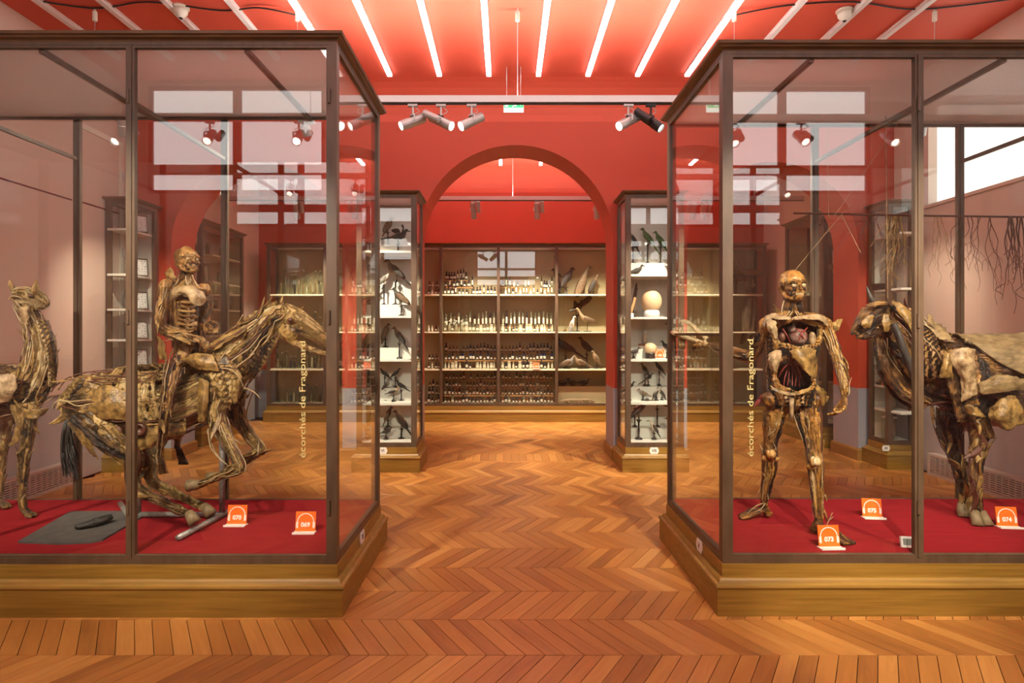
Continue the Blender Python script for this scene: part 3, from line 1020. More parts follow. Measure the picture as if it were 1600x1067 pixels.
# ================================================================== ANATOMICAL SPECIMENS
def flesh_mat(name, stops, rough=.42, streak=9.0):
    m, t, b, o = nt(name)
    b.inputs['Roughness'].default_value = rough
    at = node(t, 'ShaderNodeAttribute'); at.attribute_name = 'tone'
    fb = node(t, 'ShaderNodeAttribute'); fb.attribute_name = 'fib'
    mp = node(t, 'ShaderNodeMapping'); mp.inputs['Scale'].default_value = (14, 150, 1)
    lk(t, fb, 'Vector', mp, 0)
    n1 = node(t, 'ShaderNodeTexNoise'); n1.inputs['Scale'].default_value = 1.0; n1.inputs['Detail'].default_value = 5
    lk(t, mp, 0, n1, 'Vector')
    mo = mapped(t, (11, 11, 11))
    n2 = node(t, 'ShaderNodeTexNoise'); n2.inputs['Scale'].default_value = 1.0; n2.inputs['Detail'].default_value = 6
    lk(t, mo, 0, n2, 'Vector')
    a = node(t, 'ShaderNodeMath', operation='MULTIPLY_ADD'); a.inputs[1].default_value = 1.0; a.inputs[2].default_value = -.53
    lk(t, n1, 0, a, 0)
    c = node(t, 'ShaderNodeMath', operation='MULTIPLY_ADD'); c.inputs[1].default_value = 1.1; c.inputs[2].default_value = -.61
    lk(t, n2, 0, c, 0)
    s1 = node(t, 'ShaderNodeMath', operation='ADD'); lk(t, a, 0, s1, 0); lk(t, c, 0, s1, 1)
    s2 = node(t, 'ShaderNodeMath', operation='ADD'); lk(t, s1, 0, s2, 0); lk(t, at, 'Fac', s2, 1)
    r = ramp(t, stops); lk(t, s2, 0, r, 0); lk(t, r, 0, b, 'Base Color')
    h = node(t, 'ShaderNodeMath', operation='ADD'); lk(t, n1, 0, h, 0); lk(t, n2, 0, h, 1)
    bp = node(t, 'ShaderNodeBump'); bp.inputs['Strength'].default_value = 1.0; bp.inputs['Distance'].default_value = .014
    lk(t, h, 0, bp, 'Height'); lk(t, bp, 0, b, 'Normal')
    return m

M['flesh_h'] = flesh_mat('dried_horse_muscle', [(0, (.014, .008, .004)), (.25, (.085, .045, .014)), (.5, (.30, .175, .050)), (.78, (.46, .30, .110)), (1, (.64, .50, .28))])
M['flesh_m'] = flesh_mat('dried_man_muscle', [(0, (.008, .007, .006)), (.25, (.085, .032, .010)), (.5, (.38, .17, .032)), (.78, (.50, .29, .085)), (1, (.72, .60, .42))], .33)
M['flesh_r'] = flesh_mat('dried_rider_muscle', [(0, (.012, .007, .005)), (.25, (.12, .050, .016)), (.5, (.34, .175, .052)), (.78, (.46, .28, .115)), (1, (.66, .50, .32))], .33)
M['flesh_c'] = flesh_mat('dried_cow_muscle', [(0, (.008, .006, .005)), (.35, (.065, .030, .012)), (.58, (.27, .125, .034)), (.8, (.42, .24, .080)), (1, (.55, .40, .22))], .4)
M['flesh_l'] = flesh_mat('dried_llama_muscle', [(0, (.018, .010, .005)), (.25, (.10, .050, .016)), (.5, (.31, .175, .050)), (.78, (.44, .28, .10)), (1, (.62, .49, .29))], .45)
M['skin'] = mat('dried_skin_sheet', (.07, .034, .010), .42, c2=(.38, .225, .065), scale=(26, 26, 26), bump=.5, bscale=(70, 70, 70))
M['skin_pale'] = mat('pale_dried_skin', (.17, .095, .040), .45, c2=(.50, .35, .19), scale=(26, 26, 26), bump=.5, bscale=(70, 70, 70))
M['hide'] = mat('dried_cow_hide', (.13, .080, .030), .55, c2=(.33, .225, .10), scale=(16, 16, 40), bump=.5, bscale=(80, 80, 80))
M['vein'] = mat('dark_vessel', (.10, .035, .02), .45)
M['artery'] = mat('red_vessel', (.20, .022, .016), .4)
M['tendon'] = mat('pale_tendon', (.27, .18, .085), .45, c2=(.46, .34, .19), scale=(30, 30, 30))
M['bone'] = mat('ivory_bone', (.62, .50, .30), .45, c2=(.48, .34, .17), scale=(20, 20, 20), bump=.2)
M['eye'] = mat('glass_eye', (.56, .44, .24), .15)
M['hair'] = mat('black_tail_hair', (.014, .010, .008), .6)
M['horn'] = mat('grey_horn', (.028, .025, .02), .5, c2=(.06, .05, .04), scale=(20, 20, 60))
M['hoof'] = mat('dry_hoof', (.15, .10, .05), .6, c2=(.24, .17, .085), scale=(40, 40, 12), bump=.3)
M['heart'] = mat('dried_heart', (.13, .030, .025), .4, c2=(.26, .17, .13), scale=(30, 30, 30), bump=.4)


LSQ = {}; KEEP = []
class Flesh:
    """bundles of tapered strands fused into one continuous body"""
    def __init__(s, seed=1):
        s.v = []; s.f = []; s.tn = []; s.al = []; s.an = []; s.ax = []; s.core = []
        s.R = random.Random(seed)

    def tube(s, pts, rads, tone=.5, n=7, sq=1.0, up=Vector((0, 0, 1)), fr=None, fu=1.0):
        b = len(s.v)
        fr = fr or frames(pts, up)
        L = 0.0; off = s.R.uniform(0, 9)
        m = len(pts)
        for i, (p, r, (t, sd, u)) in enumerate(zip(pts, rads, fr)):
            if i: L += (p - pts[i - 1]).length
            r = max(r, .0015)
            for k in range(n):
                a = 2 * PI * k / n
                s.v.append(p + sd * (math.cos(a) * r * sq) + u * (math.sin(a) * r * fu))
                s.tn.append(tone); s.al.append(L + off); s.an.append(r * max(.5, sq)); s.ax.append((p, t, sd, u))
        for i in range(m - 1):
            for k in range(n):
                k2 = (k + 1) % n
                s.f.append((b + i * n + k, b + i * n + k2, b + (i + 1) * n + k2, b + (i + 1) * n + k))
        s.f.append(tuple(b + k for k in reversed(range(n))))
        s.f.append(tuple(b + (m - 1) * n + k for k in range(n)))

    def blob(s, c, r, tone=.5, rot=None, n=12, m=8):
        if not isinstance(r, (list, tuple)): r = (r, r, r)
        b = len(s.v); c = Vector(c); off = s.R.uniform(0, 9)
        for i in range(m + 1):
            ph = PI * i / m
            for k in range(n):
                a = 2 * PI * k / n
                p = Vector((r[0] * math.sin(ph) * math.cos(a), r[1] * math.sin(ph) * math.sin(a), r[2] * math.cos(ph)))
                if rot is not None: p = rot @ p
                s.v.append(c + p); s.tn.append(tone); s.al.append(off); s.an.append(.012); s.ax.append((c, Vector((0, 0, 1)), Vector((1, 0, 0)), Vector((0, 1, 0))))
        for i in range(m):
            for k in range(n):
                k2 = (k + 1) % n
                s.f.append((b + i * n + k, b + (i + 1) * n + k, b + (i + 1) * n + k2, b + i * n + k2))

    def limb(s, spec, n=8, per=5, sq=1.0, tones=(.2, .95), core=.06, ks=.92, twist=.35, rel=.80, px=True, skip=None, wob=.10):
        """spec rows: px, py, Y, radius px  (or Vector, radius when px is False)"""
        if px:
            P = [W(a, b, c) for a, b, c, r in spec]; Rr = [r * c / F for a, b, c, r in spec]
        else:
            P = [p for p, r in spec]; Rr = [r for p, r in spec]
        P4 = smooth([Vector((*p, r)) for p, r in zip(P, Rr)], per)
        pts = [Vector(q[:3]) for q in P4]; rr = [max(.002, q[3]) for q in P4]
        k0 = len(s.v); s.tube(pts, [r * .70 for r in rr], core, 10, sq); s.core.append((k0, len(s.v)))
        fr = frames(pts)
        m = len(pts); n = int(n * 1.35)
        for j in range(n):
            th = 2 * PI * (j + s.R.uniform(-.25, .25)) / n
            if skip and skip(th): continue
            tw = s.R.uniform(-twist, twist)
            i0 = int(s.R.uniform(0, .22) * m); i1 = m - int(s.R.uniform(0, .18) * m)
            if i1 - i0 < 3: i0, i1 = 0, m
            k = 2.25 * rel / n * PI * .52 * ks * s.R.uniform(.8, 1.25)
            line = []; rad = []; rfr = []; flat = s.R.uniform(1.0, 1.9); ph_ = s.R.uniform(0, 99)
            for i in range(i0, i1):
                u = (i - i0) / max(1, i1 - i0 - 1)
                a = th + tw * u + wob * math.sin(u * 7 + j)
                t, sd, up_ = fr[i]
                lf = rel * (1 + .16 * mnoise.noise(Vector((ph_, u * 3.5, 0))) + .05 * mnoise.noise(Vector((ph_, u * 11, 5))))
                rd_ = (sd * (math.cos(a) * sq) + up_ * math.sin(a)).normalized()
                line.append(pts[i] + sd * (math.cos(a) * rr[i] * lf * sq) + up_ * (math.sin(a) * rr[i] * lf)); rfr.append((t, t.cross(rd_).normalized(), rd_))
                rad.append((1 + .3 * mnoise.noise(Vector((ph_, u * 5, 9)))) * rr[i] * k * (.35 + .65 * math.sin(PI * min(1, max(0, .06 + .88 * u))) ** .7))
            s.tube(line, rad, tones[0] + (tones[1] - tones[0]) * (s.R.random() if s.R.random() < .6 else s.R.choice([0, .45, .6, 1])), 6, flat, fr=rfr, fu=.85)
        LSQ[id(pts)] = sq; KEEP.append(pts)
        return pts, rr, fr

    def ribs(s, spec, t0, t1, n, a0=.5, a1=2.6, rr=.012, sq=1.0, tone=(.6, .9), sides=(-1, 1), rel=.93, lean=.0):
        P4 = smooth([Vector((*W(a, b, c), r * c / F)) for a, b, c, r in spec], 8)
        pts = [Vector(q[:3]) for q in P4]; R_ = [q[3] for q in P4]
        fr = frames(pts)
        m = len(pts)
        for j in range(n):
            u = t0 + (t1 - t0) * j / max(1, n - 1)
            for sd_ in sides:
                line = []
                for k in range(9):
                    a = a0 + (a1 - a0) * k / 8
                    uu = min(.999, max(0, u + lean * (k / 8)))
                    i = int(uu * (m - 1))
                    t, sd, up_ = fr[i]
                    line.append(pts[i] + sd * (sd_ * math.sin(a) * R_[i] * rel * sq) + up_ * (math.cos(a) * R_[i] * rel))
                s.tube(line, [rr] * 9, s.R.uniform(*tone), 6)

    def hand(s, wrist, tip, normal, size=1.0, curl=.5, thumb=1, tone=(.4, .9), spread=.32):
        """palm and five fingers from the wrist towards tip; normal points out of the palm's back"""
        d = (tip - wrist).normalized()
        nrm = (normal - d * normal.dot(d)).normalized()
        sd = d.cross(nrm).normalized()
        L = .088 * size
        for j in range(4):
            w = (j - 1.5) * .019 * size
            base = wrist + d * .012 + sd * w * .5
            kn = wrist + d * (L * (1 - .05 * abs(j - 1.3))) + sd * w
            s.tube([base, base.lerp(kn, .5) + nrm * .006, kn], [.012 * size, .012 * size, .011 * size], s.R.uniform(*tone), 6)
            fl = [.085, .096, .090, .070][j if thumb > 0 else 3 - j] * size
            p = kn; ang = curl * .35; pts = [kn - d * .01]
            dirv = (d + sd * (j - 1.5) * spread * .25).normalized()
            for seg, frac in enumerate((.45, .32, .25)):
                ang += curl * .75
                v = dirv * math.cos(ang) - nrm * math.sin(ang)
                p = p + v * fl * frac
                pts.append(p.copy())
            s.tube(pts, [.010 * size, .0088 * size, .0082 * size, .0066 * size], s.R.uniform(*tone), 6)
        b = wrist + d * .02 - sd * thumb * .018 * size
        s.tube([b, b + d * .03 * size - sd * thumb * .022 * size - nrm * .008, b + d * .058 * size - sd * thumb * .03 * size - nrm * .02, b + d * .08 * size - sd * thumb * .026 * size - nrm * .032],
               [.012 * size, .0105 * size, .0095 * size, .007 * size], s.R.uniform(*tone), 6)

    def foot(s, ankle, toe, size=1.0, tone=(.15, .5)):
        d = Vector((toe.x - ankle.x, toe.y - ankle.y, 0)).normalized()
        sd = d.cross(Vector((0, 0, 1)))
        L = (Vector((toe.x, toe.y, 0)) - Vector((ankle.x, ankle.y, 0))).length
        g = toe.z
        heel = ankle - d * .035; heel.z = g + .026
        s.tube([ankle, heel, heel + Vector((0, 0, -.008))], [.026 * size, .027 * size, .016], s.R.uniform(*tone), 8)
        for j in range(5):
            w = (j - 2) * .0185 * size
            a = ankle + d * .0 + sd * w * .4; a.z = g + .062
            mid = ankle + d * L * .45 + sd * w * .85; mid.z = g + .045
            ball = ankle + d * L * .78 + sd * w * 1.1; ball.z = g + .018
            tp = ankle + d * L * (1.02 - .035 * abs(j - 1)) + sd * w * 1.15; tp.z = g + .010
            s.tube([a, mid, ball, tp], [.017 * size, .015 * size, .0115 * size, .0085 * size], s.R.uniform(*tone), 6)

    def build(s, name, material, parent=None, voxel=.008, tone_fn=None, origin=Vector((0, 0, 0)), relax=2, gnarl=.0055):
        me = bpy.data.meshes.new(name)
        me.from_pydata([tuple(v) for v in s.v], [], s.f)
        o = bpy.data.objects.new(name, me); COL.objects.link(o)
        md = o.modifiers.new('fuse', 'REMESH'); md.mode = 'VOXEL'; md.voxel_size = voxel; md.use_smooth_shade = True
        if relax:
            sm = o.modifiers.new('relax', 'SMOOTH'); sm.factor = .5; sm.iterations = relax
        dg = bpy.context.evaluated_depsgraph_get()
        me2 = bpy.data.meshes.new_from_object(o.evaluated_get(dg))
        o.modifiers.clear(); o.data = me2; bpy.data.meshes.remove(me)
        me2.name = name
        kd = kdtree.KDTree(len(s.v))
        inner = set()
        for a_, b_ in s.core: inner.update(range(a_, b_))
        for i, v in enumerate(s.v):
            if i not in inner: kd.insert(v, i)
        kd.balance()
        nv = len(me2.vertices)
        tn = np.zeros(nv); fb = np.zeros((nv, 3))
        co = np.zeros(nv * 3); me2.vertices.foreach_get('co', co); co = co.reshape(-1, 3)
        for i in range(nv):
            p, j, dd = kd.find(co[i])
            tv = s.tn[j]
            if tone_fn: tv = tone_fn(Vector(co[i]), tv)
            q = Vector(co[i]); p0, t0, s0, u0 = s.ax[j]; q = q - p0
            tn[i] = tv; fb[i] = (s.al[j] + q.dot(t0), s.an[j] * math.atan2(q.dot(u0), q.dot(s0)), s.al[j] * 3.0)
        a = me2.attributes.new('tone', 'FLOAT', 'POINT'); a.data.foreach_set('value', tn)
        a = me2.attributes.new('fib', 'FLOAT_VECTOR', 'POINT'); a.data.foreach_set('vector', fb.ravel())
        me2.polygons.foreach_set('use_smooth', [True] * len(me2.polygons))
        nr = np.zeros(nv * 3); me2.vertices.foreach_get('normal', nr); nr = nr.reshape(-1, 3)
        if gnarl:
            dp = np.array([gnarl * (mnoise.noise(Vector(q) * 24) * .9 + mnoise.noise(Vector(q) * 55) * .8) for q in co])
            fbn = np.array([gnarl * 1.1 * mnoise.noise(Vector((q[0] * 12, q[1] * 95, q[2]))) for q in fb])
            co = co + nr * (dp + fbn)[:, None]
        co -= np.array(origin)[None, :]
        me2.vertices.foreach_set('co', co.ravel())
        me2.materials.clear(); me2.materials.append(material)
        me2.update()
        if parent is not None: o.parent = parent
        return o


def sheet(name, rows, material, parent, origin, thick=.003, sub=7, rough=.007, seed=0, sm=True):
    """a curled sheet through rows of points, with thickness"""
    rows = [smooth([Vector(p) for p in r], sub) for r in rows]
    cols = list(zip(*rows))
    cols = [smooth(list(c), sub) for c in cols]
    nx, ny = len(cols), len(cols[0])
    g = [[cols[i][j].copy() for j in range(ny)] for i in range(nx)]
    nor = [[None] * ny for _ in range(nx)]
    for i in range(nx):
        for j in range(ny):
            a = g[min(i + 1, nx - 1)][j] - g[max(i - 1, 0)][j]
            b = g[i][min(j + 1, ny - 1)] - g[i][max(j - 1, 0)]
            n = a.cross(b)
            nor[i][j] = n.normalized() if n.length > 1e-12 else Vector((0, -1, 0))
    vs = []
    for side in (-.5, .5):
        for i in range(nx):
            for j in range(ny):
                p = g[i][j]
                q = p * 22 + Vector((seed * 3.1, seed, 0))
                d = mnoise.noise(q) * rough + mnoise.noise(q * 2.7) * rough * .7 + mnoise.noise(q * 6.1) * rough * .35
                e = Vector((0, 0, 0))
                if i in (0, nx - 1) or j in (0, ny - 1):
                    e = Vector((mnoise.noise(q * 2.1), 0, mnoise.noise(q * 2.3 + Vector((7, 0, 0))))) * rough * 1.2
                vs.append(p + nor[i][j] * (d + side * thick) + e - origin)
    N = nx * ny
    fs = []
    for i in range(nx - 1):
        for j in range(ny - 1):
            a, b, c, d = i * ny + j, i * ny + j + 1, (i + 1) * ny + j + 1, (i + 1) * ny + j
            fs.append((a, b, c, d)); fs.append((N + d, N + c, N + b, N + a))
    rim = [(i, 0) for i in range(nx)] + [(nx - 1, j) for j in range(1, ny)] + [(i, ny - 1) for i in range(nx - 2, -1, -1)] + [(0, j) for j in range(ny - 2, 0, -1)]
    mb = MB(); mb.smooth = sm; mb.add(vs, fs); fs = []
    for k in range(len(rim)):
        (i, j), (i2, j2) = rim[k], rim[(k + 1) % len(rim)]
        a, b = i * ny + j, i2 * ny + j2
        fs.append((a, b, N + b, N + a))
    mb.f += fs; mb.m += [0] * len(fs); mb.sm += [False] * len(fs)
    return mb.build(name, material, parent)


def PX(rows, origin=None):
    return [[W(*p) for p in r] for r in rows]


def vessels(name, lines, material, parent, origin, r=.004, seed=0, jit=.01, n=5):
    Rn = random.Random(seed)
    mb = MB(); mb.smooth = True
    for ln in lines:
        p = [W(*q[:3]) if len(q) >= 3 and not isinstance(q, Vector) else q for q in ln]
        p = smooth([q + Vector((Rn.uniform(-jit, jit), Rn.uniform(-jit, jit), Rn.uniform(-jit, jit))) - origin for q in p], 5)
        m = len(p)
        mb.tube(p, [r * (1 - .55 * i / m) for i in range(m)], n)
    return mb.build(name, material, parent)


def strings_over(pts, rr, fr, n, seed, tw=1.2, rel=1.0, part=.6):
    """wandering vessel lines lying on a limb"""
    Rn = random.Random(seed); out = []
    m = len(pts)
    for j in range(n):
        a = Rn.uniform(0, 2 * PI); da = Rn.uniform(-tw, tw) * .45
        L = int(m * Rn.uniform(part * .5, part)); i0 = Rn.randint(0, max(0, m - L - 1))
        ln = []
        for k in range(0, L, 2):
            i = i0 + k
            aa = a + da * k / max(1, L) + .05 * math.sin(k * .6 + j)
            ln.append(pts[i] + fr[i][1] * (math.cos(aa) * rr[i] * rel) + fr[i][2] * (math.sin(aa) * rr[i] * rel))
        if len(ln) >= 2: out.append(ln)
    return out


def leaves(name, limbs, n, material, parent, origin, seed=0, L=(.05, .13), wd=(.012, .03), lift=.22, rel=.98, front=True):
    """peeled slips of dried muscle standing a little off the limbs, joined"""
    Rn = random.Random(seed); mb = MB(); mb.smooth = True
    for _ in range(n):
        pts, rr, fr = Rn.choice(limbs)
        m = len(pts); i = Rn.randint(1, m - 3)
        t, sd, up = fr[i]
        for tries in range(8):
            a = Rn.uniform(0, 2 * PI)
            rad = (sd * math.cos(a) + up * math.sin(a)).normalized()
            if not front or rad.y < .35: break
        sgn = Rn.choice((-1, 1))
        ln = Rn.uniform(*L); w = Rn.uniform(*wd)
        tang = t.cross(rad).normalized()
        ax = (t * sgn + tang * Rn.uniform(-.5, .5)).normalized()
        crs = ax.cross(rad).normalized()
        # surface point follows the limb section
        p0 = pts[i] + sd * (math.cos(a) * rr[i] * rel * LSQ.get(id(pts), 1.0)) + up * (math.sin(a) * rr[i] * rel)
        curl = Rn.uniform(-.5, 1.0) * lift; cup = Rn.uniform(-.4, .5)
        K = 7
        vs = []
        for side in (0, 1):
            for k in range(K):
                u = k / (K - 1)
                c = p0 + ax * (ln * (u - .15)) + rad * (lift * .35 * ln * u + curl * ln * u * u) + tang * (.15 * ln * math.sin(u * 3 + a))
                hw = w * (.35 + .65 * math.sin(PI * min(1, .15 + u * .62))) * (1 - u ** 3)
                for q in (-1, -.35, .35, 1):
                    vs.append(c + crs * (q * hw) + rad * (cup * hw * (q * q) - side * .003 + .0025 * mnoise.noise(c * 60 + Vector((q, 0, 0)))) - origin)
        fs = []
        N = K * 4
        for k in range(K - 1):
            for q in range(3):
                b = k * 4 + q
                fs.append((b, b + 1, b + 5, b + 4)); fs.append((N + b + 4, N + b + 5, N + b + 1, N + b))
            for b, b2 in ((k * 4, k * 4 + 4), (k * 4 + 7, k * 4 + 3)):
                fs.append((b, b2, N + b2, N + b))
        mb.add(vs, fs)
    o = mb.build(name, material, parent)
    tag(o, kind='stuff')
    return o


# ------------------------------------------------------------------ the standing figure
def standing_figure():
    base = W(1236, 830, 3.74); base.z = CZ
    t = thing('anatomical_figure', 'flayed standing anatomical figure with opened chest holding a jawbone', 'figure', base)
    fl = Flesh(11)
    # torso shell: strands round an oval, left open over chest and belly
    def half(py):      # half width, half depth, centre px by height
        tab = [(490, 14, .07, 1241), (497, 27, .085, 1242), (507, 37, .10, 1242), (525, 37, .115, 1241), (545, 34, .112, 1238), (565, 32, .105, 1237), (590, 32, .105, 1236), (606, 31, .10, 1237), (622, 25, .09, 1238), (640, 20, .08, 1238)]
        for (a, w, d, c), (a2, w2, d2, c2) in zip(tab[:-1], tab[1:]):
            if py <= a2:
                k = max(0, (py - a) / (a2 - a)); return w + (w2 - w) * k, d + (d2 - d) * k, c + (c2 - c) * k
        return tab[-1][1:]
    YT_ = 3.74
    def tp(th, py, rel=1.0):        # th = 0 towards the viewer, growing to image right
        w, d, c = half(py)
        p = W(c, py, YT_)
        return p + Vector((math.sin(th) * w * YT_ / F * rel, -math.cos(th) * d * rel, 0))
    for j in range(34):
        th = 2 * PI * j / 34
        fth = (th + PI) % (2 * PI) - PI
        segs = [(491, 632)]
        if abs(fth) < 1.22:
            h1 = 21 * math.sqrt(1 - (fth / 1.22) ** 2); h2 = 28 * math.sqrt(1 - (fth / 1.22) ** 2)
            segs = [(491, 521 - h1), (521 + h1, 582 - h2), (582 + h2, 632)]
        for (a, b) in segs:
            n = max(4, int((b - a) / 6))
            if b - a < 3: continue
            line = [tp(th + fl.R.uniform(-.03, .03), a + (b - a) * k / n) for k in range(n + 1)]
            fl.tube(line, [.019 + .004 * math.sin(q) for q in range(len(line))], fl.R.choice([.0, .1, .5, .55, .65, .95]), 6)
    # rims of the openings
    for (pts, tone) in (([(1.22 * math.sin(q * PI / 8), 521 - 21 * math.cos(q * PI / 8)) for q in range(17)], .75),
                        ([(1.22 * math.sin(q * PI / 8), 582 - 28 * math.cos(q * PI / 8)) for q in range(17)], .6)):
        line = smooth([tp(a, b, 1.03) for a, b in pts], 4)
        fl.tube(line, [.012 + .004 * math.sin(i * .9) for i in range(len(line))], tone, 6)
    for k in range(6):            # ribs crossing the flank
        for sgn in (-1, 1):
            y0 = 508 + k * 7
            line = [tp(sgn * (1.15 + .3 * q), y0 + q * 2.5, 1.04) for q in range(6)]
            fl.tube(line, [.008] * 6, .7, 6)
    # spine inside, shoulders, collar
    fl.tube([tp(PI, y, .82) for y in range(500, 628, 8)], [.022] * 16, .1, 8)
    for sgn, x in ((-1, 1199), (1, 1287)):
        fl.blob(W(x, 507, 3.74), (.052, .055, .05), .6)
        fl.limb([(1241 + sgn * 6, 494, 3.70, 7), (1241 + sgn * 24, 498, 3.66, 8), (x, 502, 3.72, 9)], n=5, tones=(.5, .95))
    # neck and head
    fl.limb([(1240, 502, 3.73, 20), (1239, 486, 3.70, 16), (1239, 464, 3.70, 15)], n=10, tones=(.0, .4), per=6)
    hc = W(1239, 446, 3.685)
    k = 3.685 / F
    fl.blob(hc + Vector((0, .012, .018)), (18.5 * k, .086, 20 * k), .52, n=18, m=12)
    fl.blob(hc + Vector((0, -.03, -.04)), (15.5 * k, .058, 17 * k), .5, n=14, m=10)
    fl.blob(hc + Vector((0, -.05, -.084)), (11 * k, .036, .018), .55)          # chin
    for sgn in (-1, 1):
        fl.tube([hc + Vector((sgn * .062, .03, -.03)), hc + Vector((sgn * .052, -.03, -.075)), hc + Vector((sgn * .02, -.07, -.092))], [.014, .016, .012], .5)   # jaw line
        fl.tube([hc + Vector((sgn * .008, -.082, .012)), hc + Vector((sgn * .034, -.080, .022)), hc + Vector((sgn * .06, -.05, .008))], [.009, .011, .008], .7)   # brow
        fl.tube([hc + Vector((sgn * .018, -.082, -.03)), hc + Vector((sgn * .042, -.072, -.03)), hc + Vector((sgn * .066, -.03, -.02))], [.009, .012, .010], .65)  # cheekbone
        fl.tube([hc + Vector((sgn * .02, -.085, -.038)), hc + Vector((sgn * .034, -.078, -.06)), hc + Vector((sgn * .028, -.075, -.082))], [.006, .008, .006], .3)
        fl.blob(hc + Vector((sgn * .072, .028, -.018)), (.009, .02, .026), .45)                                                                  # ear
        fl.tube([hc + Vector((sgn * .055, -.03, .035)), hc + Vector((sgn * .062, .01, .06)), hc + Vector((sgn * .05, .06, .075))], [.006, .008, .006], .85)
    fl.tube([hc + Vector((0, -.080, .015)), hc + Vector((0, -.098, -.015)), hc + Vector((0, -.108, -.030)), hc + Vector((0, -.090, -.038))], [.008, .010, .013, .008], .5)
    for sgn in (-1, 1):
        for (dx, dy, dz, r_, tn_) in ((.030, -.082, .010, .008, .3), (.030, -.080, -.020, .007, .3), (.012, -.09, -.044, .006, .85), (.04, -.06, -.055, .012, .35), (.062, -.01, .0, .012, .2)):
            fl.blob(hc + Vector((sgn * dx, dy, dz)), (r_ * 1.5, r_, r_), tn_)
    for dz, tone in ((-.047, .85), (-.071, .8)):
        fl.tube([hc + Vector((-.034, -.074, (dz - .059) / 2)), hc + Vector((-.016, -.090, dz)), hc + Vector((0, -.094, dz)), hc + Vector((.016, -.090, dz)), hc + Vector((.034, -.074, (dz - .059) / 2))], [.005, .006, .0065, .006, .005], tone)
    # legs
    l1 = fl.limb([(1216, 616, 3.76, 21), (1210, 652, 3.78, 19), (1204, 692, 3.82, 11), (1203, 712, 3.85, 11.5), (1202, 735, 3.88, 10.5), (1197, 765, 3.91, 8), (1193, 795, 3.93, 6.5)], n=9, tones=(.05, .95), per=6)
    l2 = fl.limb([(1258, 616, 3.74, 21), (1262, 652, 3.72, 19), (1270, 697, 3.68, 12), (1273, 722, 3.66, 12), (1275, 745, 3.65, 11), (1278, 785, 3.62, 8.5), (1279, 820, 3.60, 7)], n=9, tones=(.05, .95), per=6)
    for (x, y, Yk) in ((1204, 709, 3.80), (1274, 721, 3.62)):
        fl.blob(W(x, y, Yk), (.034, .03, .034), .8)
        for s_ in (-1, 1): fl.blob(W(x + 9 * s_, y + 7, Yk + .03), .021, .75)
    for (x, y) in ((1200, 625), (1274, 625)): fl.blob(W(x, y, 3.75), (.036, .05, .05), .4)
    a1 = W(1194, 796, 3.93); a1.z = CZ + .07; t1 = W(1154, 808, 3.93); t1.z = CZ
    fl.foot(a1, t1, 1.0)
    a2 = W(1279, 822, 3.60); a2.z = CZ + .075; t2 = W(1331, 853, 3.42); t2.z = CZ
    fl.foot(a2, t2, 1.0)
    fl.tube([W(1194, 790, 3.93), a1], [.026, .028], .3); fl.tube([W(1279, 815, 3.60), a2], [.027, .03], .3)
    # arms
    ar = fl.limb([(1286, 504, 3.74, 11.5), (1298, 530, 3.72, 9.5), (1308, 560, 3.69, 8), (1316, 590, 3.66, 7.5), (1320, 622, 3.63, 5.5)], n=8, tones=(.15, 1.0), per=6)
    fl.hand(W(1320, 620, 3.63), W(1308, 668, 3.60), Vector((1, 0, .3)), 1.0, .55, 1, (.3, .9))
    al = fl.limb([(1200, 505, 3.75, 11.5), (1188, 530, 3.83, 9.5), (1174, 556, 3.92, 8.5), (1150, 552, 4.02, 8.5), (1123, 545, 4.10, 7.5), (1106, 539, 4.15, 6)], n=8, tones=(.2, .95), per=6)
    fl.hand(W(1108, 540, 4.145), W(1085, 531, 4.22), Vector((0, -.3, 1)), .95, .85, 1, (.3, .9))
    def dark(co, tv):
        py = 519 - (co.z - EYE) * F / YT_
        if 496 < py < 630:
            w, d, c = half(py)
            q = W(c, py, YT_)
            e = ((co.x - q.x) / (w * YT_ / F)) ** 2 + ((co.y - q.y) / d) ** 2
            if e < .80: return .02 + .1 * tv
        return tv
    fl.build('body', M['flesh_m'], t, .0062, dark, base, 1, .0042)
    leaves('loose_tissue', [l1, l2, ar, al], 34, M['skin'], t, base, 5, (.04, .11), (.007, .016))
    leaves('loose_fibres', [l1, l2, ar, al], 22, M['tendon'], t, base, 6, (.05, .13), (.002, .005))
    # eyes
    for sgn in (-1, 1):
        e = MB(); e.smooth = True; e.ball(hc + Vector((sgn * .030, -.074, -.005)) - base, .0135, 12, 8); e = e.build('eyeball', M['eye'], t)
        MB().ball(hc + Vector((sgn * .030, -.0862, -.006)) - base, (.0034, .0022, .0034), 8, 6).build('iris', M['vein'], e)
    th = MB()
    for j in range(8): th.ball(hc + Vector(((j - 3.5) * .0062, -.0935 + .0006 * (j - 3.5) ** 2, -.059)) - base, (.0029, .003, .0062), 6, 4)
    th.build('teeth', M['bone'], t)
    # what hangs in the openings
    h = MB(); h.smooth = True
    h.ball(W(1247, 526, 3.70) - base, (.058, .05, .055), 14, 10, Matrix.Rotation(.4, 3, 'Y')); h.ball(W(1238, 514, 3.69) - base, (.024, .03, .03), 10, 8)
    h.build('heart', M['heart'], t)
    for (x, y, a, b, nm, mt) in ((1269, 529, .022, .044, 'lung_lobe', M['skin_pale']), (1222, 527, .020, .03, 'lung_lobe', M['vein'])):
        m_ = MB(); m_.smooth = True; m_.ball(W(x, y, 3.66) - base, (a, .022, b), 10, 8); m_.build(nm, mt, t)
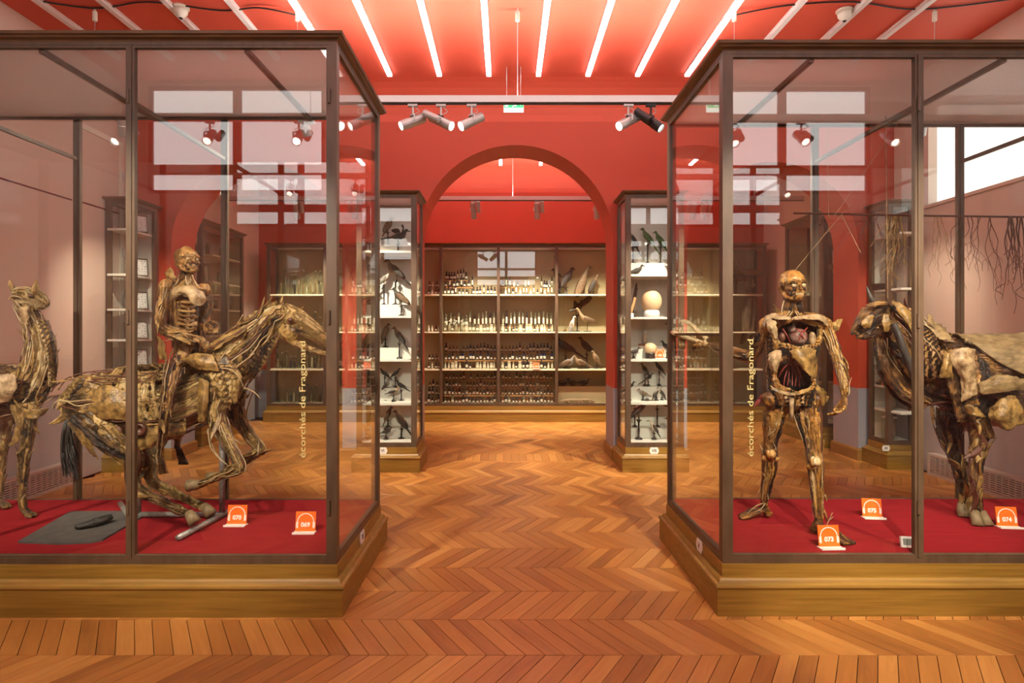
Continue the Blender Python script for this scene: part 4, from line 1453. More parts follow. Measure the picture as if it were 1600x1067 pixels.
    vessels('arteries', [[(1232 + i * 3, 558, 3.68), (1230 + i * 4, 575, 3.70), (1228 + i * 5, 590, 3.68), (1226 + i * 5.5, 604, 3.67)] for i in range(5)]
            + [[(1236, 560, 3.70), (1246, 574, 3.66), (1252, 590, 3.68)], [(1238, 562, 3.70), (1226, 576, 3.66), (1218, 588, 3.70)], [(1222, 515, 3.66), (1228, 525, 3.64), (1235, 536, 3.65)], [(1262, 512, 3.66), (1252, 520, 3.63), (1246, 534, 3.64)]]
            + [[(1240, 505, 3.70), (1243, 512, 3.67), (1250, 520, 3.64), (1256, 530, 3.65)]], M['artery'], t, base, .0055, 3, .006)
    # sheets of skin and muscle turned aside
    k_ = dict(parent=t, origin=base)
    sheet('chest_flap', PX([[(1196, 500, 3.66), (1203, 498, 3.63), (1213, 503, 3.62)], [(1199, 512, 3.62), (1206, 514, 3.59), (1214, 516, 3.61)], [(1205, 524, 3.62), (1211, 529, 3.60), (1216, 531, 3.63)]]), M['skin_pale'], seed=1, **k_)
    sheet('shoulder_band', PX([[(1236, 495, 3.60), (1222, 492, 3.61), (1208, 489, 3.66), (1198, 495, 3.68), (1191, 507, 3.70)], [(1236, 500, 3.59), (1222, 499, 3.59), (1209, 497, 3.62), (1201, 503, 3.64), (1195, 513, 3.66)]]), M['skin_pale'], seed=14, **k_)
    sheet('shoulder_band', PX([[(1238, 496, 3.60), (1256, 493, 3.61), (1273, 491, 3.64), (1286, 494, 3.68), (1295, 502, 3.70)], [(1238, 500, 3.59), (1256, 499, 3.58), (1273, 499, 3.60), (1285, 503, 3.64), (1293, 511, 3.67)]]), M['skin_pale'], seed=15, **k_)
    sheet('belly_flap', PX([[(1202, 552, 3.64), (1212, 546, 3.61), (1222, 548, 3.61)], [(1200, 563, 3.62), (1209, 562, 3.58), (1220, 560, 3.60)], [(1202, 574, 3.64), (1209, 580, 3.60), (1214, 576, 3.62)]]), M['skin_pale'], seed=2, **k_)
    sheet('belly_flap', PX([[(1233, 547, 3.61), (1250, 545, 3.58), (1274, 540, 3.64)], [(1240, 560, 3.59), (1255, 562, 3.56), (1275, 562, 3.62)], [(1250, 572, 3.60), (1262, 584, 3.57), (1273, 592, 3.63)]]), M['skin'], seed=3, **k_)
    sheet('shoulder_flap', PX([[(1298, 505, 3.78), (1308, 500, 3.80), (1315, 498, 3.82)], [(1297, 513, 3.78), (1307, 512, 3.78), (1314, 508, 3.80)], [(1296, 521, 3.78), (1304, 520, 3.79), (1309, 516, 3.80)]]), M['skin'], seed=5, rough=.011, **k_)
    sheet('shoulder_flap', PX([[(1207, 475, 3.78), (1211, 478, 3.76), (1216, 484, 3.74)], [(1211, 485, 3.77), (1215, 488, 3.75), (1220, 490, 3.73)], [(1216, 494, 3.75), (1220, 495, 3.73), (1226, 496, 3.71)]]), M['skin'], seed=6, **k_)
    sheet('hip_flap', PX([[(1203, 602, 3.63), (1220, 610, 3.60), (1238, 613, 3.58), (1256, 609, 3.60), (1271, 601, 3.63)], [(1205, 609, 3.62), (1222, 616, 3.59), (1238, 618, 3.575), (1255, 615, 3.59), (1268, 608, 3.62)]]), M['skin'], seed=7, **k_)
    sheet('hip_flap', PX([[(1275, 600, 3.76), (1284, 606, 3.78), (1290, 612, 3.80)], [(1276, 612, 3.76), (1288, 620, 3.79), (1295, 622, 3.82)], [(1277, 622, 3.76), (1283, 632, 3.78), (1288, 636, 3.80)]]), M['skin'], seed=8, rough=.011, **k_)
    sheet('hip_flap', PX([[(1200, 612, 3.78), (1190, 618, 3.80), (1180, 628, 3.82)], [(1201, 622, 3.78), (1189, 630, 3.80), (1178, 637, 3.82)]]), M['artery'], seed=9, rough=.009, **k_)
    g = MB(); g.smooth = True; g.tube([W(1237, 622, 3.62) - base, W(1237, 636, 3.60) - base, W(1237, 650, 3.62) - base, W(1237, 658, 3.63) - base], [.016, .013, .010, .005], 8); g.build('pelvic_tissue', M['skin_pale'], t)
    # vessels and tendons over the limbs
    lines = strings_over(*l1, 9, 1) + strings_over(*l2, 9, 2) + strings_over(*ar, 8, 3) + strings_over(*al, 7, 4)
    vessels('limb_vessels', lines, M['vein'], t, base, .0042, 5, .003)
    lines = strings_over(*l1, 5, 11, .4) + strings_over(*l2, 5, 12, .4) + strings_over(*ar, 6, 13, .4, 1.0, .8) + strings_over(*al, 5, 14, .5)
    lines += [[(1240 + q * 2, 486, 3.63), (1240 + q * 4, 494, 3.60), (1240 + q * 8, 500, 3.60)] for q in (-3, -1.5, 1.5, 3)]
    lines += [[(1284, 822, 3.58), (1290, 822, 3.56), (1296, 812, 3.55), (1301, 801, 3.55)], [(1296, 812, 3.55), (1303, 808, 3.55)], [(1196, 786, 3.91), (1184, 790, 3.89), (1172, 798, 3.90), (1165, 806, 3.91)],
              [(1196, 786, 3.91), (1188, 796, 3.88), (1178, 800, 3.89)], [(1224, 470, 3.66), (1221, 485, 3.65), (1224, 497, 3.62)]]
    vessels('tendons', lines, M['tendon'], t, base, .0042, 6, .003)
    return base

fig_base = standing_figure()

def jawbone():
    base = W(1105, 538, 4.16)
    t = thing('jawbone', 'pale animal jawbone held out in the standing figure hand', 'bone', base)
    f = Flesh(4)
    a = smooth([W(1109, 541, 4.15), W(1090, 534, 4.20), W(1070, 526, 4.27), W(1052, 521, 4.33)], 6)
    f.tube(a, [.02, .02, .02, .02, .02, .021, .021, .02, .02, .018, .018, .018, .018, .018, .017, .017, .017, .018, .016][:len(a)], .9, 8)
    a = smooth([W(1105, 530, 4.17), W(1090, 517, 4.22), W(1078, 506, 4.26), W(1068, 502, 4.30)], 6)
    f.tube(a, [.018 - .0003 * i for i in range(len(a))], .9, 8)
    f.blob(W(1068, 502, 4.30), (.028, .016, .016), .95); f.blob(W(1053, 520, 4.33), (.026, .018, .018), .95)
    f.build('bone_body', M['bone'], t, .006, None, base)
    mb = MB()
    for j in range(7):
        p = W(1086 - j * 4, 529 - j * 1.6, 4.21 + j * .016) - base
        mb.ball(p + Vector((0, 0, .012)), (.007, .007, .014), 6, 5)
    mb.build('teeth', M['bone'], t)
    sheet('dry_ligament', PX([[(1062, 528, 4.32), (1072, 530, 4.30)], [(1060, 538, 4.31), (1071, 542, 4.29)], [(1064, 545, 4.31), (1070, 545, 4.30)]]), M['skin'], t, base)
jawbone()

# ------------------------------------------------------------------ the horse
def horse():
    base = W(240, 800, 3.85); base.z = CZ
    t = thing('horse_specimen', 'flayed galloping horse with dried muscles under the rider', 'horse', base)
    fl = Flesh(21)
    body = [(106, 642, 3.85, 30), (128, 626, 3.85, 42), (165, 628, 3.85, 50), (210, 630, 3.85, 52), (255, 630, 3.85, 52), (300, 618, 3.85, 50), (340, 600, 3.85, 44), (372, 590, 3.85, 32)]
    bl = fl.limb(body, n=20, per=7, sq=.74, tones=(.3, .85), core=.15, twist=.25, rel=.82, wob=.06)
    fl.ribs(body, .36, .60, 11, .35, 2.0, .014, .74, (.6, .85), rel=1.03, lean=.02)
    # rump and thigh sheets, croup
    fl.blob(W(140, 628, 3.74), (.17, .07, .17), .45); fl.blob(W(140, 628, 3.96), (.17, .07, .17), .45)
    for k in range(9):
        y = 590 + k * 4.5
        fl.tube(smooth([W(122 + k * 2, y, 3.73 - .01 * k), W(105 + k * 1.6, y + 26, 3.71), W(100 + k * 3, y + 58, 3.74)], 5), [.010 + .008 * math.sin(q * .3) for q in range(11)], fl.R.uniform(.2, .7), 6)
    for k in range(6):      # spine tendons behind the rider
        fl.tube(smooth([W(130, 592 + k * 2, 3.82 + .012 * k), W(190, 574 + k * 3, 3.80 + .012 * k), W(262, 568 + k * 3, 3.80 + .01 * k)], 6), [.008] * 13, fl.R.uniform(.3, .95), 6)
    # neck
    nk = fl.limb([(338, 590, 3.85, 46), (372, 556, 3.85, 38), (402, 524, 3.85, 29), (428, 496, 3.85, 20), (444, 482, 3.85, 15)], n=14, per=6, sq=.55, tones=(.15, .95), rel=.84, core=.1)
    for k in range(5):      # throat cords
        fl.tube(smooth([W(438 - k * 4, 520 + k * 3, 3.78), W(420 - k * 6, 552, 3.76), W(402 - k * 7, 590, 3.77), W(385 - k * 8, 622, 3.80)], 6), [.010 + .006 * math.sin(i * .35) for i in range(19)], fl.R.choice([.1, .5, .6, .8]), 6)
    for k in range(4):      # mane ridge
        fl.tube(smooth([W(330 + k * 4, 543 - k * 3, 3.83), W(380, 508 - k * 3, 3.84), W(432, 474 - k, 3.85)], 6), [.009] * 13, fl.R.uniform(.3, .9), 6)
    # head
    hd = fl.limb([(440, 484, 3.85, 15), (460, 497, 3.85, 20), (482, 512, 3.85, 16), (504, 528, 3.85, 13), (520, 540, 3.85, 11.5), (527, 544, 3.85, 8)], n=9, per=6, sq=.62, tones=(.5, .75), rel=.80, core=.55, ks=.7)
    fl.blob(W(454, 514, 3.85), (.082, .058, .085), .6); fl.blob(W(452, 498, 3.79), .026, .75); fl.blob(W(452, 498, 3.91), .026, .75)
    fl.tube([W(440, 525, 3.85), W(470, 540, 3.85), W(500, 551, 3.85), W(513, 553, 3.85)], [.026, .024, .020, .014], .55)
    fl.tube([W(447, 488, 3.80), W(470, 500, 3.80), W(498, 518, 3.81)], [.011, .012, .009], .75)
    for yy in (3.81, 3.89):
        fl.tube([W(443, 482, yy), W(440, 471, yy - .01), W(443, 460, yy - .01)], [.017, .019, .004], .8, 7, .5)
    # shoulders and forelegs
    for (yy, s_) in ((3.70, -1), (4.0, 1)):
        fl.blob(W(345, 592, yy), (.13, .055, .16), .35)
        for k in range(6):
            fl.tube(smooth([W(318 + k * 8, 552 + abs(k - 2) * 3, yy - .02 * s_), W(338 + k * 7, 588, yy + .02 * s_), W(352 + k * 3, 630, yy + .03 * s_)], 5), [.010 + .009 * math.sin(q * .3) for q in range(11)], fl.R.uniform(.3, 1.0), 6)
    f1 = fl.limb([(350, 612, 3.74, 22), (338, 645, 3.72, 15), (352, 682, 3.70, 9.5), (374, 726, 3.68, 7.5), (369, 733, 3.68, 8), (338, 746, 3.70, 5.5), (322, 752, 3.71, 5.5), (306, 757, 3.72, 5)], n=7, per=5, tones=(.25, 1.0))
    f2 = fl.limb([(372, 608, 3.98, 20), (372, 650, 4.0, 13), (385, 675, 4.0, 8), (405, 700, 4.0, 7.5), (399, 708, 4.0, 7.5), (372, 727, 4.0, 5.5), (350, 738, 4.0, 5), (338, 744, 4.0, 5)], n=7, per=5, tones=(.25, 1.0))
    # hind legs
    h1 = fl.limb([(140, 640, 3.72, 36), (182, 686, 3.70, 25), (208, 712, 3.70, 14), (206, 748, 3.71, 9), (218, 766, 3.70, 8), (250, 782, 3.67, 6.5), (280, 795, 3.64, 6.5), (297, 805, 3.62, 7)], n=9, per=5, tones=(.15, .9))
    h2 = fl.limb([(160, 640, 3.98, 36), (205, 684, 4.0, 24), (236, 712, 3.98, 13), (236, 745, 3.96, 9), (250, 760, 3.94, 7.5), (278, 773, 3.90, 6.5), (305, 786, 3.86, 6.5), (321, 794, 3.83, 7)], n=9, per=5, tones=(.15, .9))
    def cav(co, tv): return tv
    fl.build('body', M['flesh_h'], t, .0085, None, base, 1, .006)
    leaves('loose_tissue', [bl, bl, nk, nk, nk, f1, f2, h1, h2], 90, M['skin'], t, base, 5, (.05, .16), (.010, .026))
    leaves('loose_fibres', [nk, nk, f1, f2, bl], 50, M['tendon'], t, base, 6, (.06, .16), (.003, .006))
    for (a, b) in (((297, 804, 3.62), (302, 812, 3.61)), ((321, 793, 3.83), (327, 800, 3.82)), ((307, 757, 3.72), (299, 758, 3.72)), ((338, 744, 4.0), (331, 746, 4.0))):
        p, q = W(*a) - base, W(*b) - base
        d = (q - p).normalized()
        m_ = MB(); m_.smooth = True; m_.tube([p - d * .02, p + d * .02, q + d * .022], [.026, .034, .040], 12); m_.build('hoof', M['hoof'], t)
    for yy in (3.775, 3.925):
        e = MB(); e.smooth = True; e.ball(W(453, 500, yy) - base, .016, 10, 8); e.build('eyeball', M['vein'], t)
    for yy in (3.80, 3.90):
        e = MB(); e.smooth = True; e.ball(W(523, 538, yy) - base, (.012, .008, .016), 8, 6); e.build('nostril', M['black'], t)
    # tail
    mb = MB(); mb.smooth = True; Rn = random.Random(3)
    for k in range(95):
        x = Rn.uniform(-11, 11); l = Rn.uniform(55, 95)
        p = [W(106 + x * .3, 655, 3.86), W(104 + x * .7, 680, 3.87 + Rn.uniform(-.04, .04)), W(106 + x, 655 + l * .7, 3.88 + Rn.uniform(-.06, .06)), W(112 + x * 1.2, 655 + l, 3.88 + Rn.uniform(-.07, .07))]
        mb.tube(smooth([q - base for q in p], 4), [.006, .006, .006, .006, .006, .005, .005, .005, .005, .004, .004, .003, .002][:13], 4)
    mb.build('tail_hair', M['hair'], t)
    k_ = dict(parent=t, origin=base)
    sheet('belly_sheet', PX([[(212, 660, 3.70), (240, 662, 3.68), (275, 660, 3.69), (290, 652, 3.71)], [(213, 682, 3.69), (240, 684, 3.67), (268, 680, 3.68), (291, 672, 3.71)], [(214, 706, 3.72), (232, 700, 3.69), (256, 692, 3.70), (288, 682, 3.73)]]), M['skin'], seed=1, rough=.008, **k_)
    sheet('thigh_sheet', PX([[(138, 612, 3.66), (170, 602, 3.64), (200, 612, 3.66)], [(136, 636, 3.63), (168, 632, 3.60), (206, 640, 3.63)], [(146, 655, 3.66), (172, 656, 3.63), (206, 658, 3.66)]]), M['skin'], seed=2, rough=.009, **k_)
    sheet('thigh_sheet', PX([[(112, 660, 3.72), (126, 668, 3.70), (138, 676, 3.70)], [(126, 690, 3.72), (136, 694, 3.70), (144, 694, 3.70)], [(146, 712, 3.74), (150, 714, 3.73), (154, 718, 3.72)]]), M['skin'], seed=3, **k_)
    sheet('shoulder_sheet', PX([[(284, 562, 3.68), (305, 552, 3.66), (332, 554, 3.65)], [(296, 570, 3.66), (312, 566, 3.62), (338, 566, 3.63)], [(306, 578, 3.67), (318, 578, 3.63), (342, 580, 3.64)]]), M['skin'], seed=4, **k_)
    sheet('shoulder_sheet', PX([[(312, 590, 3.67), (318, 592, 3.64), (326, 596, 3.65)], [(309, 628, 3.66), (316, 630, 3.62), (326, 626, 3.64)], [(310, 660, 3.67), (318, 660, 3.65), (322, 652, 3.66)]]), M['skin'], seed=5, **k_)
    sheet('neck_sheet', PX([[(302, 558, 3.78), (340, 530, 3.76), (376, 512, 3.77)], [(316, 562, 3.75), (350, 538, 3.73), (384, 516, 3.75)]]), M['skin'], seed=6, **k_)
    sheet('rib_sheet', PX([[(212, 592, 3.66), (232, 592, 3.64), (252, 594, 3.66)], [(212, 640, 3.63), (230, 648, 3.62), (246, 640, 3.63)], [(222, 656, 3.65), (232, 660, 3.64), (240, 652, 3.65)]]), M['skin'], seed=8, rough=.011, **k_) if False else None
    for (x, y) in ((181, 675), (218, 671)):
        p = W(x, y, 3.66) - base
        m_ = MB(); m_.smooth = True; m_.lathe([(.040, -.02), (.044, .0), (.036, .014), (.026, .012), (.022, -.01)], tuple(p), 16, 'Y'); m_.build('flank_ring', M['vein'], t)
    L = strings_over(*bl, 22, 1, .5, 1.02) + strings_over(*f1, 9, 2) + strings_over(*f2, 6, 3) + strings_over(*h1, 8, 4) + strings_over(*nk, 16, 5, .8, 1.03) + strings_over(*hd, 4, 6, .8, .98, .3)
    vessels('vessels', L, M['vein'], t, base, .0045, 5, .006)
    L = strings_over(*f1, 7, 12, .4, 1.12) + strings_over(*f2, 5, 13, .4, 1.1) + strings_over(*nk, 16, 15, .6, 1.05) + strings_over(*bl, 14, 16, .4, 1.03)
    L += [[(345, 575, 3.66), (362, 578, 3.62), (376, 592, 3.62), (384, 612, 3.66)], [(380, 605, 3.68), (396, 612, 3.66), (407, 624, 3.66)], [(325, 670, 3.70), (330, 700, 3.68), (348, 722, 3.68)], [(322, 672, 3.70), (336, 706, 3.70), (356, 728, 3.69)]]
    vessels('tendons', L, M['tendon'], t, base, .0055, 7, .006)
horse()

# pipe stand under the horse
t = thing('pipe_stand', 'grey pipe stand holding up the galloping horse', 'stand', (W(347, 800, 3.85).x, 3.85, CZ))
o_ = t.location.copy()
def pipe(a, b, name, r=.019):
    MB().tube([Vector(a) - o_, Vector(b) - o_], r, 12).build(name, M['steel'], t, True)
px_ = W(347, 790, 3.95).x
pipe((px_, 3.95, CZ + .02), (px_, 3.95, 1.02), 'upright')
pipe((px_ + .02, 4.08, CZ + .02), (W(281, 842, 3.52).x, 3.50, CZ + .02), 'foot_pipe')
pipe((W(216, 790, 3.95).x, 3.95, CZ + .02), (px_, 3.95, CZ + .02), 'cross_pipe')
pipe((W(216, 790, 3.95).x, 3.95, CZ + .02), (W(216, 790, 3.95).x, 3.95, .86), 'upright')
pipe((W(150, 790, 3.95).x, 4.2, CZ + .02), (W(216, 790, 3.95).x + .02, 3.85, CZ + .02), 'foot_pipe')

# ------------------------------------------------------------------ the rider
def rider():
    base = W(285, 560, 3.82)
    t = thing('anatomical_figure', 'flayed rider with bare skull-like head sitting on the horse', 'figure', base)
    fl = Flesh(31)
    tor = fl.limb([(291, 560, 3.82, 24), (290, 530, 3.82, 27), (288, 500, 3.81, 29), (288, 470, 3.80, 31), (290, 448, 3.80, 27), (292, 436, 3.80, 10)], n=16, per=6, sq=.70, tones=(.15, .95), rel=.86, core=.08)
    for k in range(8):          # rib bands
        y = 462 + k * 7
        fl.tube(smooth([W(266, y - 4, 3.74), W(280, y + 2, 3.69), W(298, y + 4, 3.685), W(306, y - 1, 3.71)], 4), [.0085] * 13, fl.R.uniform(.35, .75), 6)
    fl.tube(smooth([W(307, 462, 3.71), W(308, 490, 3.70), W(304, 525, 3.72)], 4), [.010] * 9, .05)
    fl.tube(smooth([W(262, 448, 3.70), W(285, 452, 3.66), W(305, 450, 3.67), W(322, 452, 3.74)], 4), [.012] * 13, .7)
    fl.blob(W(262, 448, 3.72), (.055, .055, .055), .6); fl.blob(W(319, 455, 3.86), (.05, .05, .055), .5)
    fl.limb([(290, 446, 3.80, 15), (291, 434, 3.80, 9.5), (293, 420, 3.80, 9.5)], n=7, tones=(.1, .8), per=5)
    hc = W(292, 405, 3.80); k = 3.80 / F
    fd = Vector((.80, -.60, 0)).normalized(); sd = Vector((.60, .80, 0))
    rot = Matrix((sd, -fd, Vector((0, 0, 1)))).transposed()      # local y = back of the head
    fl.blob(hc + Vector((-.008, .004, .014)), (16.5 * k, .086, 17 * k), .58, rot, 18, 12)
    def hp(a, b, c): return hc + rot @ Vector((a, b, c))
    fl.blob(hp(0, -.036, -.03), (.056, .052, .062), .45, rot)
    fl.blob(hp(0, -.058, -.075), (.036, .032, .017), .65, rot)
    for s_ in (-1, 1):
        fl.tube([hp(s_ * .058, .02, -.03), hp(s_ * .046, -.035, -.068), hp(s_ * .016, -.078, -.082)], [.013, .014, .011], .6)
        fl.tube([hp(s_ * .006, -.084, .01), hp(s_ * .034, -.080, .020), hp(s_ * .06, -.045, .008)], [.009, .011, .008], .8)
        fl.tube([hp(s_ * .018, -.084, -.028), hp(s_ * .040, -.072, -.028), hp(s_ * .063, -.025, -.02)], [.009, .011, .009], .7)
        fl.tube([hp(s_ * .02, -.086, -.036), hp(s_ * .034, -.076, -.056), hp(s_ * .026, -.076, -.074)], [.006, .007, .006], .15)
    fl.tube([hp(0, -.086, .012), hp(0, -.097, -.014), hp(0, -.102, -.026)], [.008, .010, .009], .5)
    for dz in (-.048, -.060):
        fl.tube([hp(-.026, -.080, dz), hp(0, -.096, dz), hp(.026, -.080, dz)], [.005, .0055, .005], .85)
    # arms
    a1 = fl.limb([(260, 450, 3.71, 11), (256, 478, 3.68, 9), (252, 508, 3.66, 8.5), (268, 520, 3.63, 8), (288, 522, 3.62, 6.5), (300, 526, 3.62, 5.5)], n=7, tones=(.3, .95))
    fl.hand(W(300, 526, 3.62), W(322, 536, 3.66), Vector((0, -.6, .8)), .9, .5, 1, (.4, .9))
    a2 = fl.limb([(321, 456, 3.87, 10), (323, 480, 3.85, 8.5), (318, 503, 3.80, 8), (318, 511, 3.76, 7)], n=6, tones=(.2, .9))
    fl.hand(W(316, 513, 3.755), W(334, 507, 3.74), Vector((.2, -.8, .3)), .92, 1.15, -1, (.3, .8))
    # legs: the near one hangs straight, the far one beyond the horse
    g1 = fl.limb([(284, 558, 3.76, 18), (274, 576, 3.66, 14), (266, 605, 3.60, 10), (261, 632, 3.58, 8), (256, 662, 3.58, 7), (251, 695, 3.60, 4.5), (249, 716, 3.61, 4)], n=8, tones=(.15, .95), per=6)
    g2 = fl.limb([(292, 558, 3.90, 18), (292, 576, 4.02, 14), (288, 606, 4.08, 10), (284, 634, 4.10, 8), (280, 664, 4.10, 7), (276, 700, 4.08, 5)], n=7, tones=(.15, .9), per=5)
    for k in range(5):
        fl.tube(smooth([W(249 + k, 714, 3.61), W(250 + k * 2, 726, 3.60 - k * .004), W(249 + k * 3.5, 742 - k * .6, 3.585)], 4), [.010] * 5 + [.008] * 4, fl.R.uniform(.1, .5), 6)
    for k in range(5):
        fl.tube(smooth([W(276 + k, 698, 4.08), W(279 + k * 2, 712, 4.07), W(280 + k * 3.5, 726, 4.05)], 4), [.010] * 5 + [.008] * 4, fl.R.uniform(.1, .5), 6)
    fl.blob(W(259, 634, 3.57), (.03, .028, .035), .75)
    fl.build('body', M['flesh_r'], t, .0062, None, base, 1, .0042)
    leaves('loose_tissue', [tor, a1, g1, g1], 40, M['skin'], t, base, 5, (.04, .10), (.008, .018))
    leaves('loose_fibres', [tor, a1, g1], 20, M['tendon'], t, base, 6, (.05, .12), (.002, .005))
    for s_ in (-1, 1):
        e = MB(); e.smooth = True; e.ball(hp(s_ * .029, -.080, -.006) - base, .0105, 10, 8); e.build('eyeball', M['tendon'], t)
    k_ = dict(parent=t, origin=base)
    sheet('chest_flap', PX([[(262, 455, 3.70), (280, 447, 3.64), (300, 447, 3.64), (318, 458, 3.70)], [(264, 464, 3.68), (282, 456, 3.61), (304, 458, 3.61), (322, 466, 3.69)], [(270, 468, 3.68), (288, 461, 3.62), (306, 478, 3.62), (321, 474, 3.70)]]), M['skin_pale'], seed=1, **k_)
    sheet('waist_flap', PX([[(252, 512, 3.64), (276, 520, 3.60), (300, 530, 3.62)], [(256, 520, 3.63), (278, 530, 3.58), (298, 540, 3.62)]]), M['skin'], seed=2, **k_)
    sheet('hip_flap', PX([[(246, 524, 3.80), (252, 530, 3.77), (258, 540, 3.76)], [(247, 545, 3.80), (252, 548, 3.77), (260, 556, 3.76)], [(250, 562, 3.80), (256, 562, 3.78), (262, 566, 3.77)]]), M['skin'], seed=3, **k_)
    sheet('shoulder_flap', PX([[(249, 446, 3.76), (254, 440, 3.74), (262, 438, 3.72)], [(252, 454, 3.74), (258, 449, 3.70), (266, 446, 3.70)]]), M['skin'], seed=4, **k_)
    sheet('shoulder_flap', PX([[(262, 420, 3.86), (268, 418, 3.84), (272, 424, 3.83)], [(260, 432, 3.85), (267, 431, 3.82), (274, 434, 3.81)], [(264, 442, 3.83), (270, 440, 3.80), (278, 440, 3.79)]]), M['skin'], seed=5, **k_)
    L = strings_over(*g1, 10, 1) + strings_over(*a1, 8, 2) + strings_over(*tor, 16, 3, .9, 1.0)
    vessels('vessels', L, M['vein'], t, base, .004, 4, .004)
    L = strings_over(*g1, 8, 21, .3, 1.1) + strings_over(*a1, 6, 22, .4) + [[(280, 430, 3.76), (276, 440, 3.70), (270, 448, 3.67)], [(300, 430, 3.74), (304, 440, 3.70), (312, 448, 3.70)], [(290, 432, 3.73), (291, 442, 3.69), (296, 449, 3.66)]]
    vessels('tendons', L, M['tendon'], t, base, .004, 5, .004)
    e = MB(); e.smooth = True
    for k in range(9):
        e.ball(hp((k - 4) * .0058, -.0915 + .0007 * (k - 4) ** 2, -.054) - base, (.0026, .003, .0042), 6, 4)
    e.build('teeth', M['bone'], t)
rider()

# ------------------------------------------------------------------ the llama
def llama():
    base = W(-50, 805, 4.0); base.z = CZ
    t = thing('llama_specimen', 'flayed standing llama with pricked ears at the left end of the left case', 'llama', base)
    fl = Flesh(41)
    body = [(-180, 625, 4.02, 34), (-150, 612, 4.02, 44), (-95, 612, 4.02, 46), (-40, 614, 4.02, 46), (15, 612, 4.02, 44), (52, 612, 4.02, 30), (70, 612, 4.02, 16)]
    bl = fl.limb(body, n=18, per=6, sq=.72, tones=(.2, .95), core=.1, rel=.84, wob=.12, twist=.5)
    fl.ribs(body, .3, .75, 9, .4, 2.3, .012, .72, (.5, .9), rel=.95)
    nk = fl.limb([(38, 612, 4.02, 32), (58, 580, 4.02, 24), (64, 545, 4.02, 20), (56, 515, 4.02, 16), (44, 490, 4.02, 14), (38, 474, 4.02, 14)], n=11, per=6, sq=.75, tones=(.1, 1.0), rel=.86, core=.1)
    for k in range(4):
        fl.tube(smooth([W(58 + k * 5, 500, 3.96), W(72 + k * 4, 540, 3.95), W(78 + k * 3, 575, 3.96), W(78 + k * 2, 604, 3.99)], 6), [.011] * 19, fl.R.choice([.2, .55, .8, .95]), 6)
    hd = fl.limb([(28, 468, 4.02, 15), (42, 464, 4.02, 17), (56, 468, 4.02, 13), (68, 475, 4.02, 9), (74, 479, 4.02, 6)], n=8, per=5, sq=.75, tones=(.3, .95), core=.3, rel=.82)
    for (x, y, yy, xx) in ((22, 456, 4.07, 15), (54, 456, 3.98, 57)):
        fl.tube([W(x, 460, yy), W(x + (xx - x) * .5, 448, yy), W(xx, 436, yy)], [.022, .028, .006], .55, 8, .45)
    legs = [[(40, 630, 3.95, 20), (42, 664, 3.94, 12), (41, 700, 3.94, 7), (36, 736, 3.94, 6.5), (35, 770, 3.94, 5), (37, 796, 3.94, 5.5)],
            [(10, 630, 4.12, 20), (6, 664, 4.14, 12), (4, 700, 4.14, 7), (2, 732, 4.14, 6.5), (0, 762, 4.14, 5), (-1, 782, 4.14, 5.5)],
            [(-150, 630, 3.92, 26), (-140, 664, 3.92, 15), (-158, 706, 3.92, 8), (-150, 740, 3.92, 6), (-150, 794, 3.92, 5.5)],
            [(-135, 630, 4.12, 24), (-118, 664, 4.12, 14), (-134, 704, 4.12, 8), (-126, 738, 4.12, 6), (-126, 782, 4.12, 5.5)]]
    L = []; lg = []
    for i, s in enumerate(legs):
        lg.append(fl.limb(s, n=7, per=5, tones=(.2, .95)))
        L += strings_over(*lg[-1], 6, 30 + i)
        a, b, c, r = s[-1]
        q = W(a, b, c)
        for j in (-1, 1): fl.tube([q, Vector((q.x + .045, q.y + j * .018, CZ + .022)), Vector((q.x + .075, q.y + j * .02, CZ + .012))], [.02, .019, .010], .4)
    fl.build('body', M['flesh_l'], t, .008, None, base, 1, .006)
    leaves('loose_tissue', [bl, bl, nk, nk] + lg[:2], 70, M['skin'], t, base, 5, (.05, .13), (.009, .022))
    leaves('loose_fibres', [bl, nk, nk], 30, M['tendon'], t, base, 6, (.05, .13), (.003, .006))
    for yy in (3.955, 4.085):
        e = MB(); e.smooth = True; e.ball(W(47, 462, yy) - base, .014, 10, 8); e.build('eyeball', M['vein'], t)
    k_ = dict(parent=t, origin=base)
    sheet('chest_flap', PX([[(28, 636, 3.9), (50, 640, 3.88), (78, 636, 3.92)], [(34, 652, 3.9), (52, 655, 3.88), (70, 648, 3.92)]]), M['skin'], seed=1, **k_)
    sheet('flank_flap', PX([[(-40, 590, 3.86), (-10, 585, 3.85), (24, 584, 3.86)], [(-42, 612, 3.84), (-10, 608, 3.82), (26, 604, 3.84)], [(-30, 632, 3.86), (-8, 630, 3.84), (16, 628, 3.86)]]), M['skin_pale'], seed=2, rough=.011, **k_)
    sheet('elbow_flap', PX([[(26, 664, 3.93), (32, 668, 3.92)], [(20, 684, 3.93), (28, 688, 3.92)], [(14, 698, 3.94), (20, 696, 3.93)]]), M['skin'], seed=3, **k_)
    sheet('cheek_flap', PX([[(30, 480, 3.94), (44, 478, 3.93)], [(32, 494, 3.94), (44, 496, 3.93)], [(34, 506, 3.95), (43, 508, 3.94)]]), M['skin_pale'], seed=4, **k_)
    L += strings_over(*bl, 16, 1, .8, 1.02) + strings_over(*nk, 12, 2, .5, 1.05)
    vessels('vessels', L, M['vein'], t, base, .0045, 5, .006)
    vessels('tendons', strings_over(*nk, 10, 12, .4, 1.08) + strings_over(*bl, 8, 13, .6, 1.04) + strings_over(*hd, 7, 14, .5, 1.05), M['tendon'], t, base, .0055, 6, .006)
llama()

